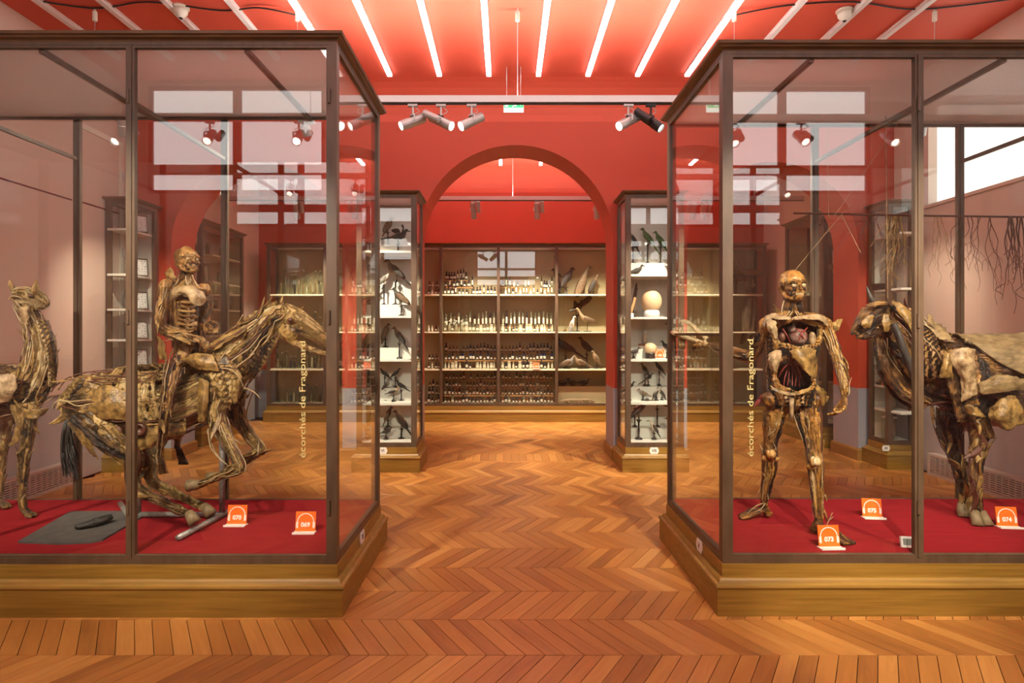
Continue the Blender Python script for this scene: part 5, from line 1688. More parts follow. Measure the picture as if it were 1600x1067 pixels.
# ------------------------------------------------------------------ the cow
M['wind'] = mat('dark_windpipe', (.014, .012, .011), .6, c2=(.05, .042, .036), scale=(30, 30, 30))
def cow():
    base = W(1600, 820, 3.88); base.z = CZ
    t = thing('cow_specimen', 'flayed dark cow with one horn and a hide over its back', 'cow', base)
    fl = Flesh(51)
    body = [(1436, 575, 3.9, 42), (1470, 580, 3.9, 58), (1515, 588, 3.9, 64), (1570, 592, 3.9, 66), (1640, 594, 3.9, 68), (1710, 592, 3.9, 62), (1765, 600, 3.9, 40)]
    bl = fl.limb(body, n=20, per=6, sq=.68, tones=(.1, .6), core=.04, rel=.84, wob=.1)
    nk = fl.limb([(1384, 482, 3.9, 20), (1402, 510, 3.9, 34), (1420, 545, 3.9, 46), (1450, 580, 3.9, 52)], n=14, per=7, sq=.55, tones=(.05, .85), rel=.86, core=.06)
    for k in range(7):
        fl.tube(smooth([W(1392 + k * 4, 478 + k, 3.82), W(1414 + k * 5, 498 + k * 2, 3.78), W(1432 + k * 5, 535, 3.76), W(1436 + k * 6, 590, 3.77)], 6), [.008 + .010 * math.sin(i * .17) for i in range(19)], fl.R.choice([.08, .3, .55, .7, .85]), 6)
    hd = fl.limb([(1388, 478, 3.9, 14), (1373, 487, 3.9, 18), (1356, 500, 3.9, 16), (1342, 513, 3.9, 10.5), (1333, 521, 3.9, 7.5)], n=9, per=6, sq=.72, tones=(.15, .8), core=.12, rel=.84)
    fl.tube([W(1380, 508, 3.9), W(1364, 520, 3.9), W(1350, 526, 3.9), W(1338, 527, 3.9)], [.040, .034, .024, .016], .4)
    fl.tube([W(1352, 481, 3.9), W(1343, 497, 3.9), W(1333, 513, 3.9)], [.016, .016, .012], .6, 8, 1.6)
    fl.tube([W(1352, 478, 3.82), W(1370, 474, 3.81), W(1386, 474, 3.82)], [.012, .018, .012], .75)
    # brisket
    fl.limb([(1374, 518, 3.9, 8), (1380, 560, 3.9, 14), (1402, 605, 3.9, 18), (1440, 632, 3.9, 22)], n=8, per=6, sq=.7, tones=(.05, .6))
    # shoulder
    for yy, s_ in ((3.74, -1), (4.06, 1)):
        fl.blob(W(1510, 592, yy), (.13, .05, .18), .2)
        for k in range(8):
            fl.tube(smooth([W(1478 + k * 9, 545 + abs(k - 3) * 5, yy + .02 * s_), W(1486 + k * 8, 600, yy + .04 * s_), W(1500 + k * 4, 660, yy + .0 * s_)], 5), [.010 + .012 * math.sin(q * .3) for q in range(11)], fl.R.uniform(.1, .85), 6)
    legs = [[(1522, 640, 3.80, 26), (1530, 672, 3.80, 15), (1527, 705, 3.80, 10), (1524, 738, 3.81, 9), (1526, 770, 3.82, 6.5), (1529, 797, 3.82, 8)],
            [(1482, 640, 4.0, 24), (1478, 668, 4.0, 15), (1488, 702, 4.0, 10), (1500, 736, 4.0, 8.5), (1507, 768, 4.0, 6.5), (1507, 790, 4.0, 7.5)],
            [(1735, 630, 3.78, 34), (1748, 672, 3.78, 18), (1730, 712, 3.78, 11), (1745, 740, 3.78, 9), (1742, 800, 3.78, 8)],
            [(1705, 630, 4.04, 32), (1712, 670, 4.04, 17), (1696, 708, 4.04, 11), (1708, 736, 4.04, 9), (1706, 786, 4.04, 8)]]
    L = []; lg = []
    for i, s in enumerate(legs):
        lg.append(fl.limb(s, n=8, per=5, tones=(.1, .75)))
        L += strings_over(*lg[-1], 7, 40 + i)
    fl.build('body', M['flesh_c'], t, .0085, None, base, 1, .0050)
    leaves('loose_tissue', [bl, nk, nk, lg[0], lg[1]], 60, M['skin'], t, base, 5, (.06, .18), (.012, .03))
    leaves('loose_dark_tissue', [nk, nk, bl, lg[0]], 40, M['vein'], t, base, 7, (.06, .18), (.010, .026))
    for i, s in enumerate(legs):
        a, b, c, r = s[-1]; q = W(a, b, c)
        for j in (-1, 1):
            m_ = MB(); m_.smooth = True
            p0 = Vector((q.x + j * .022, q.y - .0, CZ + .085)); p1 = Vector((q.x + j * .028 - .006, q.y - .02, CZ + .045)); p2 = Vector((q.x + j * .032 - .012, q.y - .05, CZ + .002))
            m_.tube([p0 - base, p1 - base, p2 - base], [.022, .030, .036], 10); m_.build('hoof', M['hoof'], t)
    m_ = MB(); m_.smooth = True
    m_.tube(smooth([W(1366, 476, 3.84) - base, W(1360, 464, 3.83) - base, W(1354, 447, 3.84) - base], 5), [.024, .022, .020, .018, .016, .014, .012, .010, .008, .005, .002], 10); m_.build('horn', M['horn'], t)
    for yy in (3.825,):
        e = MB(); e.smooth = True; e.ball(W(1362, 492, yy) - base, .015, 10, 8); e.build('eyeball', M['black'], t)
    for yy in (3.865, 3.935):
        e = MB(); e.smooth = True; e.ball(W(1331, 521, yy) - base, (.009, .01, .012), 8, 6); e.build('nostril', M['black'], t)
    # hide over the back
    rows = []
    for k in range(7):
        x = 1492 + k * 45
        row = []
        for a in (-1.62, -1.15, -.75, -.35, 0, .4, .8, 1.2):
            if k == 0: aa = max(a, -.55)
            elif k == 1: aa = max(a, -1.25)
            else: aa = a
            r = .285 if k < 5 else .285 - .05 * (k - 4)
            c = W(x, 592, 3.9)
            row.append(c + Vector((0, math.sin(aa) * r * .74, math.cos(aa) * r * 1.06)))
        rows.append(row)
    sheet('hide', rows, M['hide'], t, base, .008, 4, .02, 1)
    k_ = dict(parent=t, origin=base)
    sheet('shoulder_flap', PX([[(1485, 548, 3.66), (1505, 543, 3.62), (1525, 546, 3.63)], [(1486, 566, 3.64), (1508, 566, 3.60), (1524, 566, 3.62)], [(1500, 590, 3.66), (1512, 586, 3.62), (1526, 590, 3.64)], [(1502, 628, 3.67), (1514, 622, 3.64), (1526, 616, 3.66)]]), M['skin_pale'], seed=2, rough=.009, **k_)
    sheet('shoulder_flap', PX([[(1476, 548, 3.66), (1482, 552, 3.64), (1486, 556, 3.66)], [(1472, 568, 3.65), (1480, 574, 3.62), (1488, 574, 3.65)], [(1468, 592, 3.66), (1472, 590, 3.65), (1489, 590, 3.66)]]), M['skin'], seed=3, **k_)
    sheet('belly_flap', PX([[(1528, 600, 3.68), (1562, 586, 3.63), (1602, 594, 3.64)], [(1530, 612, 3.66), (1562, 598, 3.60), (1604, 600, 3.62)], [(1532, 616, 3.66), (1562, 614, 3.62), (1604, 608, 3.63)]]), M['hide'], seed=4, rough=.008, **k_)
    sheet('belly_flap', PX([[(1545, 640, 3.68), (1566, 622, 3.65), (1586, 618, 3.66)], [(1546, 654, 3.66), (1570, 648, 3.60), (1598, 640, 3.64)], [(1552, 664, 3.68), (1574, 672, 3.63), (1602, 660, 3.66)]]), M['skin'], seed=5, rough=.009, **k_)
    sheet('elbow_flap', PX([[(1505, 634, 3.68), (1520, 634, 3.64), (1532, 642, 3.66)], [(1512, 646, 3.67), (1526, 650, 3.63), (1540, 652, 3.66)]]), M['skin'], seed=6, **k_)
    sheet('neck_skin', PX([[(1392, 470, 3.83), (1408, 474, 3.80), (1430, 496, 3.79)], [(1398, 478, 3.80), (1416, 490, 3.76), (1434, 522, 3.76)], [(1404, 490, 3.79), (1422, 512, 3.75), (1436, 548, 3.76)]]), M['skin'], seed=7, **k_)
    sheet('withers_skin', PX([[(1450, 490, 3.92), (1462, 502, 3.90), (1478, 514, 3.86)], [(1450, 508, 3.84), (1466, 518, 3.80), (1486, 526, 3.76)], [(1452, 524, 3.80), (1470, 530, 3.76), (1490, 534, 3.72)]]), M['hide'], seed=8, rough=.011, **k_)
    sheet('cheek_flap', PX([[(1352, 494, 3.80), (1366, 492, 3.79)], [(1345, 506, 3.81), (1362, 506, 3.79)], [(1350, 514, 3.82), (1358, 514, 3.81)]]), M['skin'], seed=9, **k_)
    sheet('cheek_flap', PX([[(1380, 490, 3.79), (1388, 492, 3.78)], [(1378, 504, 3.78), (1391, 504, 3.77)], [(1382, 518, 3.79), (1388, 518, 3.78)]]), M['skin'], seed=10, **k_)
    m_ = MB(); m_.smooth = True
    wp = smooth([W(1396, 506, 3.77) - base, W(1406, 530, 3.74) - base, W(1418, 562, 3.74) - base, W(1432, 596, 3.76) - base], 10); m_.tube(wp, [.021 + .0025 * (i % 2) for i in range(len(wp))], 10); m_.build('windpipe', M['wind'], t)
    L += strings_over(*nk, 14, 2, .7, 1.0)
    vessels('vessels', L, M['vein'], t, base, .0045, 5, .006)
    vessels('tendons', strings_over(*nk, 9, 12, .5, 1.0), M['tendon'], t, base, .005, 6, .008)
cow()
t = thing('support_wire', 'thin pale suspension cord holding up the cow head', 'cord', W(1387, 466, 3.9))
MB().tube([(0, 0, 0), (0, .02, W(1387, 180, 3.9).z - W(1387, 466, 3.9).z)], .0028, 6).build('cord', M['skin_pale'], t)

# dark slab with a small dried leg lying on it
base = W(120, 825, 3.75); base.z = CZ
t = thing('floor_slab', 'flat dark grey slab lying on the red carpet under the horse', 'slab', base)
pts = [W(28, 848, 3.47), W(90, 852, 3.44), W(140, 850, 3.46), (W(160, 846, 3.5)), W(232, 800, 4.02), W(205, 795, 4.06), W(110, 796, 4.05)]
MB().prism([(p.x - base.x, p.y - base.y) for p in pts], .0, .012, 'Z').build('slab_sheet', M['rubber'], t)
fl = Flesh(61)
fl.limb([(Vector(W(118, 828, 3.66)) * 1.0, .018), (W(140, 824, 3.70), .022), (W(160, 818, 3.76), .028), (W(176, 812, 3.82), .02)], n=6, px=False, tones=(.0, .2))
for i in range(len(fl.v)): fl.v[i] = Vector((fl.v[i].x, fl.v[i].y, fl.v[i].z * .55 + (CZ + .04) * .45)) if False else fl.v[i]
zmin = min(v.z for v in fl.v)
for v in fl.v: v.z += CZ + .010 - zmin
t2 = thing('dried_fragment', 'black dried tissue fragment lying on the dark slab', 'specimen', W(140, 824, 3.70))
fl.build('tissue', mat('charred_tissue', (.02, .016, .013), .6), t2, .007, None, Vector(t2.location))

# ================================================================== HANGING VESSEL PREPARATIONS IN THE RIGHT CASE
t = thing('hanging_rod', 'thin dark rod across the back of the right case carrying vessel preparations', 'rod', W(1440, 337, 4.28))
o_ = Vector(t.location)
MB().tube([W(1240, 333, 4.28) - o_, W(1440, 337, 4.28) - o_, W(1690, 340, 4.28) - o_], .008, 8).build('rod_bar', M['vein'], t)
def hung(x0, y0, x1, y1, n, seed, label, material, Y=4.26, spread=10, r=.0035):
    b = W((x0 + x1) / 2, y0, Y)
    t = thing('vessel_preparation', label, 'specimen', b, 0, 'hanging vessel preparations')
    Rn = random.Random(seed); mb = MB(); mb.smooth = True
    for k in range(n):
        x = Rn.uniform(x0, x1); yy = Y + Rn.uniform(-.04, .03)
        p = [W(x, y0, Y)]
        y = y0; cx = x
        L = Rn.uniform(.45, 1.0) * (y1 - y0); m = 9; vx = 0.0
        for q in range(m):
            vx = .6 * vx + Rn.uniform(-spread, spread) * .34
            y += L / m; cx += vx
            cx = min(max(cx, x0 - spread), x1 + spread)
            p.append(W(cx, y, yy))
        main = smooth([q - b for q in p], 4)
        mb.tube(main, [r * (1.25 - .9 * i / len(main)) for i in range(len(main))], 5)
        for br in range(2):
            i = Rn.randint(4, len(main) - 4); s = main[i]
            tw = [s]; v_ = Vector((Rn.uniform(-.03, .03), 0, -.02))
            for q in range(6):
                v_ = v_ * .7 + Vector((Rn.uniform(-.018, .018), Rn.uniform(-.006, .006), Rn.uniform(-.022, .004))); tw.append(tw[-1] + v_)
            mb.tube(smooth(tw, 3), r * .55, 4)
    mb.build('vessel_tree', material, t)
hung(1386, 338, 1408, 440, 12, 1, 'dense orange brown vessel network hung above the cow head', M['skin'], spread=5, r=.0045)
hung(1348, 338, 1372, 410, 5, 2, 'sparse fine vessel tree hung left of the dense one above the cow head', M['vein'], spread=9, r=.0022)
hung(1500, 338, 1550, 460, 9, 3, 'wide tangle of dark vessels hung behind the cow shoulder', M['vein'], spread=14, r=.0028)
hung(1572, 338, 1598, 500, 8, 4, 'long thick dark vessels hung at the right edge behind the cow', M['vein'], spread=8, r=.0048)
hung(1452, 338, 1480, 440, 4, 5, 'thin pale vessels hung beside the right case mullion', M['skin'], spread=9, r=.0022)
t = thing('suspension_strings', 'crossing pale strings hanging from the roof of the right case', 'string', W(1310, 330, 4.2))
o_ = Vector(t.location)
for a, b in (((1315, 335, 4.22), (1240, 425, 4.0)), ((1315, 335, 4.22), (1345, 395, 4.0)), ((1292, 200, 4.2), (1295, 340, 4.22)), ((1405, 190, 4.2), (1302, 340, 4.22)), ((1315, 335, 4.22), (1330, 318, 4.3))):
    MB().tube([W(*a) - o_, W(*b) - o_], .0016, 5).build('string', M['tendon'], t)

# ================================================================== BIRDS AND CURIOSITIES
M['b_dark'] = mat('dark_plumage', (.022, .018, .015), .6, c2=(.06, .048, .036), scale=(40, 40, 40), bump=.3)
M['b_brown'] = mat('brown_plumage', (.09, .052, .026), .65, c2=(.20, .125, .065), scale=(45, 45, 45), bump=.3)
M['b_grey'] = mat('grey_plumage', (.16, .14, .12), .65, c2=(.30, .27, .23), scale=(45, 45, 45), bump=.3)
M['b_white'] = mat('white_plumage', (.60, .52, .38), .65, c2=(.75, .68, .54), scale=(30, 30, 30), bump=.2)
M['b_green'] = mat('green_plumage', (.035, .085, .025), .6, c2=(.10, .18, .05), scale=(40, 40, 40), bump=.3)
M['b_tan'] = mat('tan_plumage', (.24, .15, .075), .65, c2=(.38, .26, .14), scale=(45, 45, 45), bump=.3)
M['beak'] = mat('beak_horn', (.10, .075, .04), .4)
M['stand'] = mat('dark_turned_wood', (.018, .012, .009), .4)
M['egg'] = mat('ostrich_egg_shell', (.78, .56, .33), .5, c2=(.70, .48, .27), scale=(8, 8, 8))
M['wood_s'] = mat('pale_step_wood', (.34, .17, .055), .5, c2=(.42, .22, .075), scale=(3, 20, 20))

def bird(px, py, Y, size, label, col='b_dark', wing=None, face=1, pitch=.55, neck=.25, beak=.18, tail=.55, stand=0.0, legs=.12, spread=0.0, group=None, yaw=0.0, fat=1.0, belly=None, cat='bird', name='stuffed_bird'):
    """stuffed bird; px, py is the foot of its stand on the shelf, size the body length in metres"""
    size *= .80 if Y < 8 else .86
    p = W(px, py, Y)
    t = thing(name, label, cat, p, 0 if face > 0 else PI, group)
    t.rotation_euler.z += yaw
    s = size; z0 = stand + legs * s
    d = Vector((math.cos(pitch), 0, math.sin(pitch)))
    c = Vector((0, 0, z0 + s * .30))
    rump = c - d * s * .38; chest = c + d * s * .28
    hd = chest + Vector((.25 + .35 * math.cos(pitch), 0, .9)).normalized() * s * (.20 + neck)
    mb = MB(); mb.smooth = True
    pts = smooth([rump, c - d * s * .15, c + d * s * .08, chest, chest.lerp(hd, .55), hd, hd + Vector((s * .09, 0, -.01 * s))], 3)
    rad = [.05, .09, .135, .165, .19, .205, .21, .205, .19, .17, .14, .115, .095, .085, .085, .092, .095, .08, .04]
    mb.tube(pts, [r * s * fat * (.9 if i < 14 else .95 / fat) for i, r in enumerate(rad[:len(pts)])], 12, .88)
    mb.build('body', M[belly or col], t)
    mb = MB(); mb.smooth = True
    b0 = hd + Vector((s * .085, 0, -.008 * s))
    mb.tube([b0 - Vector((.03 * s, 0, 0)), b0 + Vector((beak * s * .5, 0, -.01 * s)), b0 + Vector((beak * s, 0, -.04 * s))], [.045 * s, .03 * s, .004], 8); mb.build('beak', M['beak'], t)
    up = Vector((-math.sin(pitch), 0, math.cos(pitch)))
    for sy in (-1, 1):
        mb = MB(); mb.smooth = True
        if spread:
            a = c + d * s * .15 + Vector((0, sy * s * .12, .05 * s))
            tip = a + Vector((-.25 * s, sy * s * spread, s * spread * .45))
            mb.tube(smooth([a, a.lerp(tip, .5) + Vector((.12 * s, 0, .08 * s)), tip], 4), [s * q for q in (.10, .13, .15, .16, .16, .15, .12, .08, .02)], 8, .18, up=Vector((0, 1, 0)))
        else:
            ctr = c - d * s * .12 + Vector((0, sy * s * .165 * fat, 0)) + up * s * .03
            rot = Matrix((d, Vector((0, 1, 0)), up)).transposed()
            mb.ball(ctr, (s * .40, s * .045, s * .13 * fat), 12, 8, rot)
        mb.build('wing', M[wing or col], t)
        mb = MB(); mb.ball(hd + Vector((s * .04, sy * s * .085, s * .02)), s * .018, 6, 5); mb.build('eye', M['black'], t)
        mb = MB(); f0 = c + Vector((-.02 * s, sy * s * .07, -.12 * s)); f1 = Vector((.02 * s, sy * s * .06, stand + .012 * s))
        mb.tube([f0, f1], [s * .03, s * .016], 6); mb.tube([f1, f1 + Vector((s * .10, 0, -.004))], s * .014, 5); mb.build('leg', M['beak'], t)
    te = rump - d * s * tail
    mb = MB(); mb.smooth = True
    mb.tube([rump + d * s * .1, rump.lerp(te, .5), te], [s * .055, s * .05, s * .03], 8, 1.7); mb.build('tail', M[wing or col], t)
    if stand > 0:
        mb = MB(); mb.smooth = True
        w = min(.05, .12 * s + .012)
        mb.lathe([(w, 0), (w, .010), (w * .5, .018), (w * .22, .03), (w * .3, stand * .5), (w * .2, stand * .6), (w * .24, stand * .9), (w * .6, stand)], n=12); mb.build('stand', M['stand'], t)
        MB().tube([(-s * .02, -s * .22, stand), (-s * .02, s * .22, stand)], max(.007, s * .022), 8).build('perch', M['stand'], t)
    else:
        w = s * .26
        MB().lathe([(w, 0), (w, .010), (w * .9, .014), (0, .014)], n=14).build('base_disc', M['stand'], t)
    return t

GR = 'stuffed birds in the right pier case'; GL = 'stuffed birds in the left pier case'
Yv = 6.86
def zpy(z, Y): return 519 - (z - EYE) * F / Y
zr_ = {k: zpy(z, Yv) for k, z in (('a', 2.27), ('b', 1.776), ('c', 1.285), ('d', .786), ('e', .33))}
# --- right pier case, top shelf (perches raised on a rear step)
def riser(case, xa, xb, z, h, ya=6.9, yb=7.08):
    o = case.location
    MB().box((xa - o.x, ya - o.y, z), (xb - o.x, yb - o.y, z + h)).build('riser', M['vitrine_white'], case)
for z, h in ((2.27, .16), (1.285, .15), (.786, .16), (.33, .12)):
    riser(case_pr, 1.42, 1.99, z + .001, h)
for z, h in ((2.55, .10), (1.79, .14), (1.285, .13), (.78, .15), (.33, .12)):
    riser(case_pl, -1.67, -1.08, z + .001, h)
Yr = 6.99
def ry(z): return zpy(z, Yr)
bird(989, ry(2.43), Yr, .26, 'grey backed bird with long tail on the top shelf beside the green parrots', 'b_grey', 'b_dark', -1, 1.1, .12, .14, .7, .20, group=GR)
bird(1012, ry(2.43), Yr, .24, 'slim green parrot with long tail on a peg, top shelf of the right pier case', 'b_green', None, -1, .95, .12, .12, 1.1, .24, group=GR)
bird(1032, ry(2.43), Yr, .24, 'second green parrot at the corner of the top shelf by the right case glass', 'b_green', None, -1, 1.0, .12, .12, .7, .20, group=GR)
bird(994, zr_['a'], Yv, .19, 'small dark bird standing alone at the front of the parrot shelf', 'b_dark', None, 1, .35, .15, .16, .5, group=GR)
bird(1050, zr_['a'], Yv, .17, 'grey bird at the right front of the parrot shelf behind the case glass', 'b_grey', 'b_dark', -1, .6, .15, .14, .5, .03, group=GR)
# egg shelf
def egg(px, py, Y, r, h, label, ringmat, ring=True):
    t = thing('egg', label, 'egg', W(px, py, Y), 0, 'large eggs in the right pier case')
    z = .05 if ring else 0
    prof = [(max(.001, r * math.sin(PI * k / 14) * (1 + .10 * math.cos(PI * k / 14) * -1)), z - .01 + h * (1 - math.cos(PI * k / 14)) / 2) for k in range(15)]
    MB().lathe(prof, n=22).build('shell', M['egg'], t, True)
    if ring:
        MB().lathe([(r * .72, 0), (r * .78, .01), (r * .80, .05), (r * .70, .085), (r * .60, .06), (r * .55, 0)], n=22).build('support_ring', ringmat, t, True)
egg(1018, zr_['b'], Yv, .118, .285, 'very large tan egg on a white ring in the right pier case', M['cardwhite'])
egg(1016, zr_['c'], Yv, .074, .15, 'round ostrich egg on a dark ring below the glass dome', M['stand'])
mb = MB(); mb.smooth = True
t = thing('feather_wing', 'long dark upright wing behind the very large egg', 'wing', W(990, zr_['b'], 6.98))
mb.tube(smooth([Vector((0, 0, 0)), Vector((.0, 0, .18)), Vector((.04, .01, .42))], 5), [.05, .06, .065, .065, .06, .06, .055, .05, .045, .035, .01], 10, .3, up=Vector((0, 1, 0))); mb.build('feathers', M['b_dark'], t)
for k in range(4):
    MB().tube([(.0 + k * .01, -.012, .05), (.045 - k * .012, -.018, .36 - k * .04)], .006, 5).build('quill', M['b_brown'], t)
t = thing('wood_splint', 'reddish wooden stick leaning beside the very large egg', 'stick', W(984, zr_['b'], 6.84))
mb = MB(); mb.bar((0, 0, 0), (.07, .03, .24), .028, .02); mb.build('stick', M['wood_s'], t)
MB().box((-.03, -.03, 0), (.04, .02, .05)).build('label_block', M['cardwhite'], t)
# glass dome
t = thing('glass_dome', 'glass dome over a pale feather plume above the round egg', 'dome', W(1008, zpy(1.436, 7.0), 7.0))
MB().lathe([(.085, 0), (.085, .016), (.075, .022), (0, .022)], n=20).build('wooden_foot', M['wood_s'], t, True)
MB().lathe([(.078, .022), (.090, .08), (.092, .14), (.082, .21), (.06, .255), (.03, .278), (.002, .284)], n=22).build('bell', M['glass'], t, True)
MB().tube([(0, 0, .02), (0, 0, .10), (.005, 0, .19)], [.018, .028, .012], 10).build('plume', M['b_white'], t, True)
bird(990, zr_['c'], Yv, .17, 'dark bird with level tail left of the round ostrich egg', 'b_dark', None, 1, .2, .12, .16, .7, .03, group=GR)
audio_card(1031, zr_['c'], 6.82, '102', 'small orange card beside the round egg in the right pier case', .11, 0, 1.286)
bird(1042, zr_['c'], 6.9, .18, 'dark bird at the right end of the ostrich egg shelf', 'b_dark', None, -1, .7, .12, .16, .6, .08, group=GR)
bird(1050, ry(1.435), Yr, .2, 'brown bird on a post right of the glass dome', 'b_brown', None, -1, .9, .12, .14, .5, .12, group=GR)
# small bird shelf
bird(1008, ry(.95), Yr, .17, 'brown bird on the rear step of the small bird shelf, nearest the pier edge', 'b_brown', 'b_dark', -1, 1.0, .12, .14, .6, .14, group=GR)
bird(1030, ry(.95), Yr, .17, 'dark bird on the rear step of the small bird shelf, right of the brown one', 'b_dark', None, -1, .9, .12, .14, .6, .17, group=GR)
bird(1013, ry(.95), 6.93, .14, 'thin dark bird with spread wings hovering over the small bird shelf', 'b_dark', None, 1, .6, .1, .2, 1.0, .05, spread=.35, group=GR)
bird(1005, zr_['d'], Yv, .135, 'small grey bird on a white block, small bird shelf of the right pier case', 'b_grey', 'b_brown', -1, .4, .12, .16, .6, .05, group=GR)
bird(1026, zr_['d'], Yv, .16, 'brown and white bird at the front of the small bird shelf', 'b_brown', 'b_dark', 1, 1.0, .12, .14, .6, .04, belly='b_white', group=GR)
bird(1034, zr_['d'], 6.9, .15, 'pale bird beside the brown and white one', 'b_grey', 'b_dark', -1, 1.0, .12, .14, .6, .04, group=GR)
bird(984, zr_['d'], 6.9, .15, 'dark bird with slanting tail at the left of the small bird shelf', 'b_dark', None, 1, .6, .12, .16, .7, .12, group=GR)
bird(1055, zr_['d'], 6.88, .16, 'dark bird at the right end of the small bird shelf', 'b_dark', None, -1, .7, .12, .16, .7, .10, group=GR)
# bottom
bird(992, ry(.452), Yr, .2, 'brown bird with tail down on the rear step, bottom of the right pier case', 'b_brown', None, 1, .5, .12, .16, .7, .22, group=GR)
bird(1027, ry(.452), Yr, .24, 'black bird with raised spread wings at the bottom of the right pier case', 'b_dark', None, -1, .4, .12, .16, .7, .22, spread=.35, group=GR)
bird(998, zr_['e'], 6.83, .36, 'large long dark bird leaning over on a turned stand', 'b_dark', None, 1, .75, .05, .35, .35, .22, fat=.62, group=GR)
bird(1022, zr_['e'], 6.80, .19, 'black and white woodpecker at the bottom of the right pier case', 'b_dark', None, -1, 1.0, .14, .22, .6, .07, belly='b_white', group=GR)
bird(1050, zr_['e'], 6.88, .22, 'brown bird at the right bottom corner of the right pier case', 'b_brown', None, -1, .9, .14, .16, .6, .08, group=GR)

# --- left pier case
zl = {k: zpy(z, Yv) for k, z in (('a', 2.55), ('b', 1.79), ('c', 1.285), ('d', .78), ('e', .33))}
bird(622, zl['a'], Yv, .28, 'dark bird with wide spread wings on the top shelf of the left pier case', 'b_dark', None, 1, .25, .12, .18, .6, .10, spread=.75, group=GL, yaw=.5)
bird(606, ry(2.65), Yr, .24, 'brown owl-like bird behind the spread wings, top shelf of the left pier case', 'b_brown', None, 1, 1.1, .04, .08, .4, .16, fat=1.15, group=GL)
bird(578, zl['a'], 6.9, .24, 'reddish bird on the top shelf, seen through the left case', 'b_tan', 'b_brown', 1, .6, .14, .16, .5, .10, group=GL)
bird(618, ry(1.93), Yr, .34, 'brown hawk perched slanting in the left pier case', 'b_brown', 'b_dark', -1, .75, .08, .10, .6, .30, group=GL)
bird(627, zl['b'], Yv, .30, 'long tailed dark hawk in front of the brown hawk', 'b_dark', 'b_brown', -1, .7, .08, .12, .9, .12, group=GL)
bird(600, ry(1.93), Yr, .22, 'white bird behind the hawks in the left pier case', 'b_white', 'b_grey', 1, .8, .12, .12, .5, .24, group=GL)
bird(577, ry(1.93), Yr, .26, 'speckled pale bird on a white block seen through the left case glass', 'b_white', 'b_tan', 1, .4, .12, .14, .5, .02, group=GL)
bird(602, ry(1.415), Yr, .25, 'upright brown owl on the rear step of the left pier case', 'b_brown', None, 1, 1.25, .02, .08, .35, .10, fat=1.1, group=GL)
bird(624, zl['c'], Yv, .26, 'brown falcon on a tall black turned stand', 'b_brown', 'b_dark', -1, 1.0, .06, .10, .6, .18, group=GL)
bird(575, zl['c'], Yv, .28, 'tan owl on a black stand seen through the left case glass', 'b_tan', 'b_brown', 1, 1.2, .02, .08, .4, .14, fat=1.15, group=GL)
bird(601, ry(.93), Yr, .15, 'small dark bird on the rear step, left of a pair in the left pier case', 'b_dark', None, -1, .7, .12, .16, .6, .12, group=GL)
bird(618, ry(.93), Yr, .15, 'small dark bird on the rear step, right of a pair in the left pier case', 'b_dark', None, 1, .7, .12, .16, .6, .12, group=GL)
bird(603, zl['d'], 6.92, .17, 'slender grey bird with tail down in the middle of the small bird shelf', 'b_grey', 'b_dark', 1, .9, .12, .16, .9, .13, group=GL)
bird(627, zl['d'], 6.9, .17, 'dark small bird at the right end of the left small bird shelf', 'b_dark', None, -1, .6, .12, .16, .6, .13, group=GL)
bird(615, zl['d'], 6.82, .16, 'small yellowish bird on a stand at the front of the left small bird shelf', 'b_tan', 'b_dark', 1, .3, .12, .16, .5, .06, group=GL)
bird(578, zl['d'], 6.86, .17, 'small tan bird at the left of the small bird shelf behind the case glass', 'b_tan', 'b_brown', 1, .4, .12, .16, .5, .05, group=GL)
bird(606, ry(.452), Yr, .20, 'dark upright bird on the rear step at the bottom of the left pier case', 'b_dark', 'b_brown', 1, 1.15, .12, .12, .6, .08, group=GL)
bird(627, zl['e'], 6.88, .28, 'large brown bird leaning down at the bottom right of the left pier case', 'b_brown', 'b_dark', -1, .95, .10, .12, .7, .12, group=GL)
bird(603, zl['e'], 6.80, .17, 'small dark bird with spread wings at the bottom front of the left pier case', 'b_dark', None, 1, .3, .12, .18, .6, .03, spread=.5, group=GL)
bird(577, zl['e'], 6.86, .22, 'tan bird at the bottom left of the left pier case behind the case glass', 'b_tan', 'b_brown', -1, .8, .12, .14, .6, .0, group=GL)

# --- bird bay of the far cabinet
GB = 'stuffed birds in the far cabinet'
Yb = 10.5
def by(z): return zpy(z, Yb)
bird(908, by(2.28), Yb, .52, 'big dark vulture with bare neck standing in the far cabinet', 'b_dark', 'b_brown', 1, 1.25, .30, .12, .1, 0, .1, fat=1.15, group=GB, belly='b_brown')
bird(885, by(2.28), Yb, .42, 'dark hawk on a post left of the vulture', 'b_dark', None, 1, 1.0, .1, .10, .4, .14, group=GB)
bird(874, by(2.28), 10.55, .40, 'second dark hawk at the mullion left of the vulture', 'b_dark', 'b_brown', -1, 1.0, .1, .10, .4, .14, group=GB)
bird(927, by(2.28), Yb, .36, 'brown falcon right of the vulture in the far cabinet', 'b_brown', 'b_dark', 1, 1.1, .08, .10, .6, .06, group=GB)
bird(893, by(1.61), 10.46, .34, 'upright pale penguin-like bird on the second shelf of the far cabinet', 'b_tan', 'b_grey', 1, 1.35, .12, .10, .1, 0, .02, fat=.9, group=GB, belly='b_white')
bird(918, by(1.61), 10.46, .34, 'tan wading bird with long neck on the second shelf of the far cabinet', 'b_tan', 'b_brown', -1, .35, .45, .22, .35, 0, .45, group=GB)
bird(902, by(1.61), 10.62, .42, 'dark bird with wide spread wings behind the wading bird', 'b_dark', None, 1, .3, .1, .1, .4, .30, spread=.8, group=GB, yaw=.9)
bird(884, by(.94), 10.55, .46, 'long dark bird sloping down on the third shelf of the far cabinet', 'b_dark', None, -1, .55, .1, .14, .8, .24, group=GB)
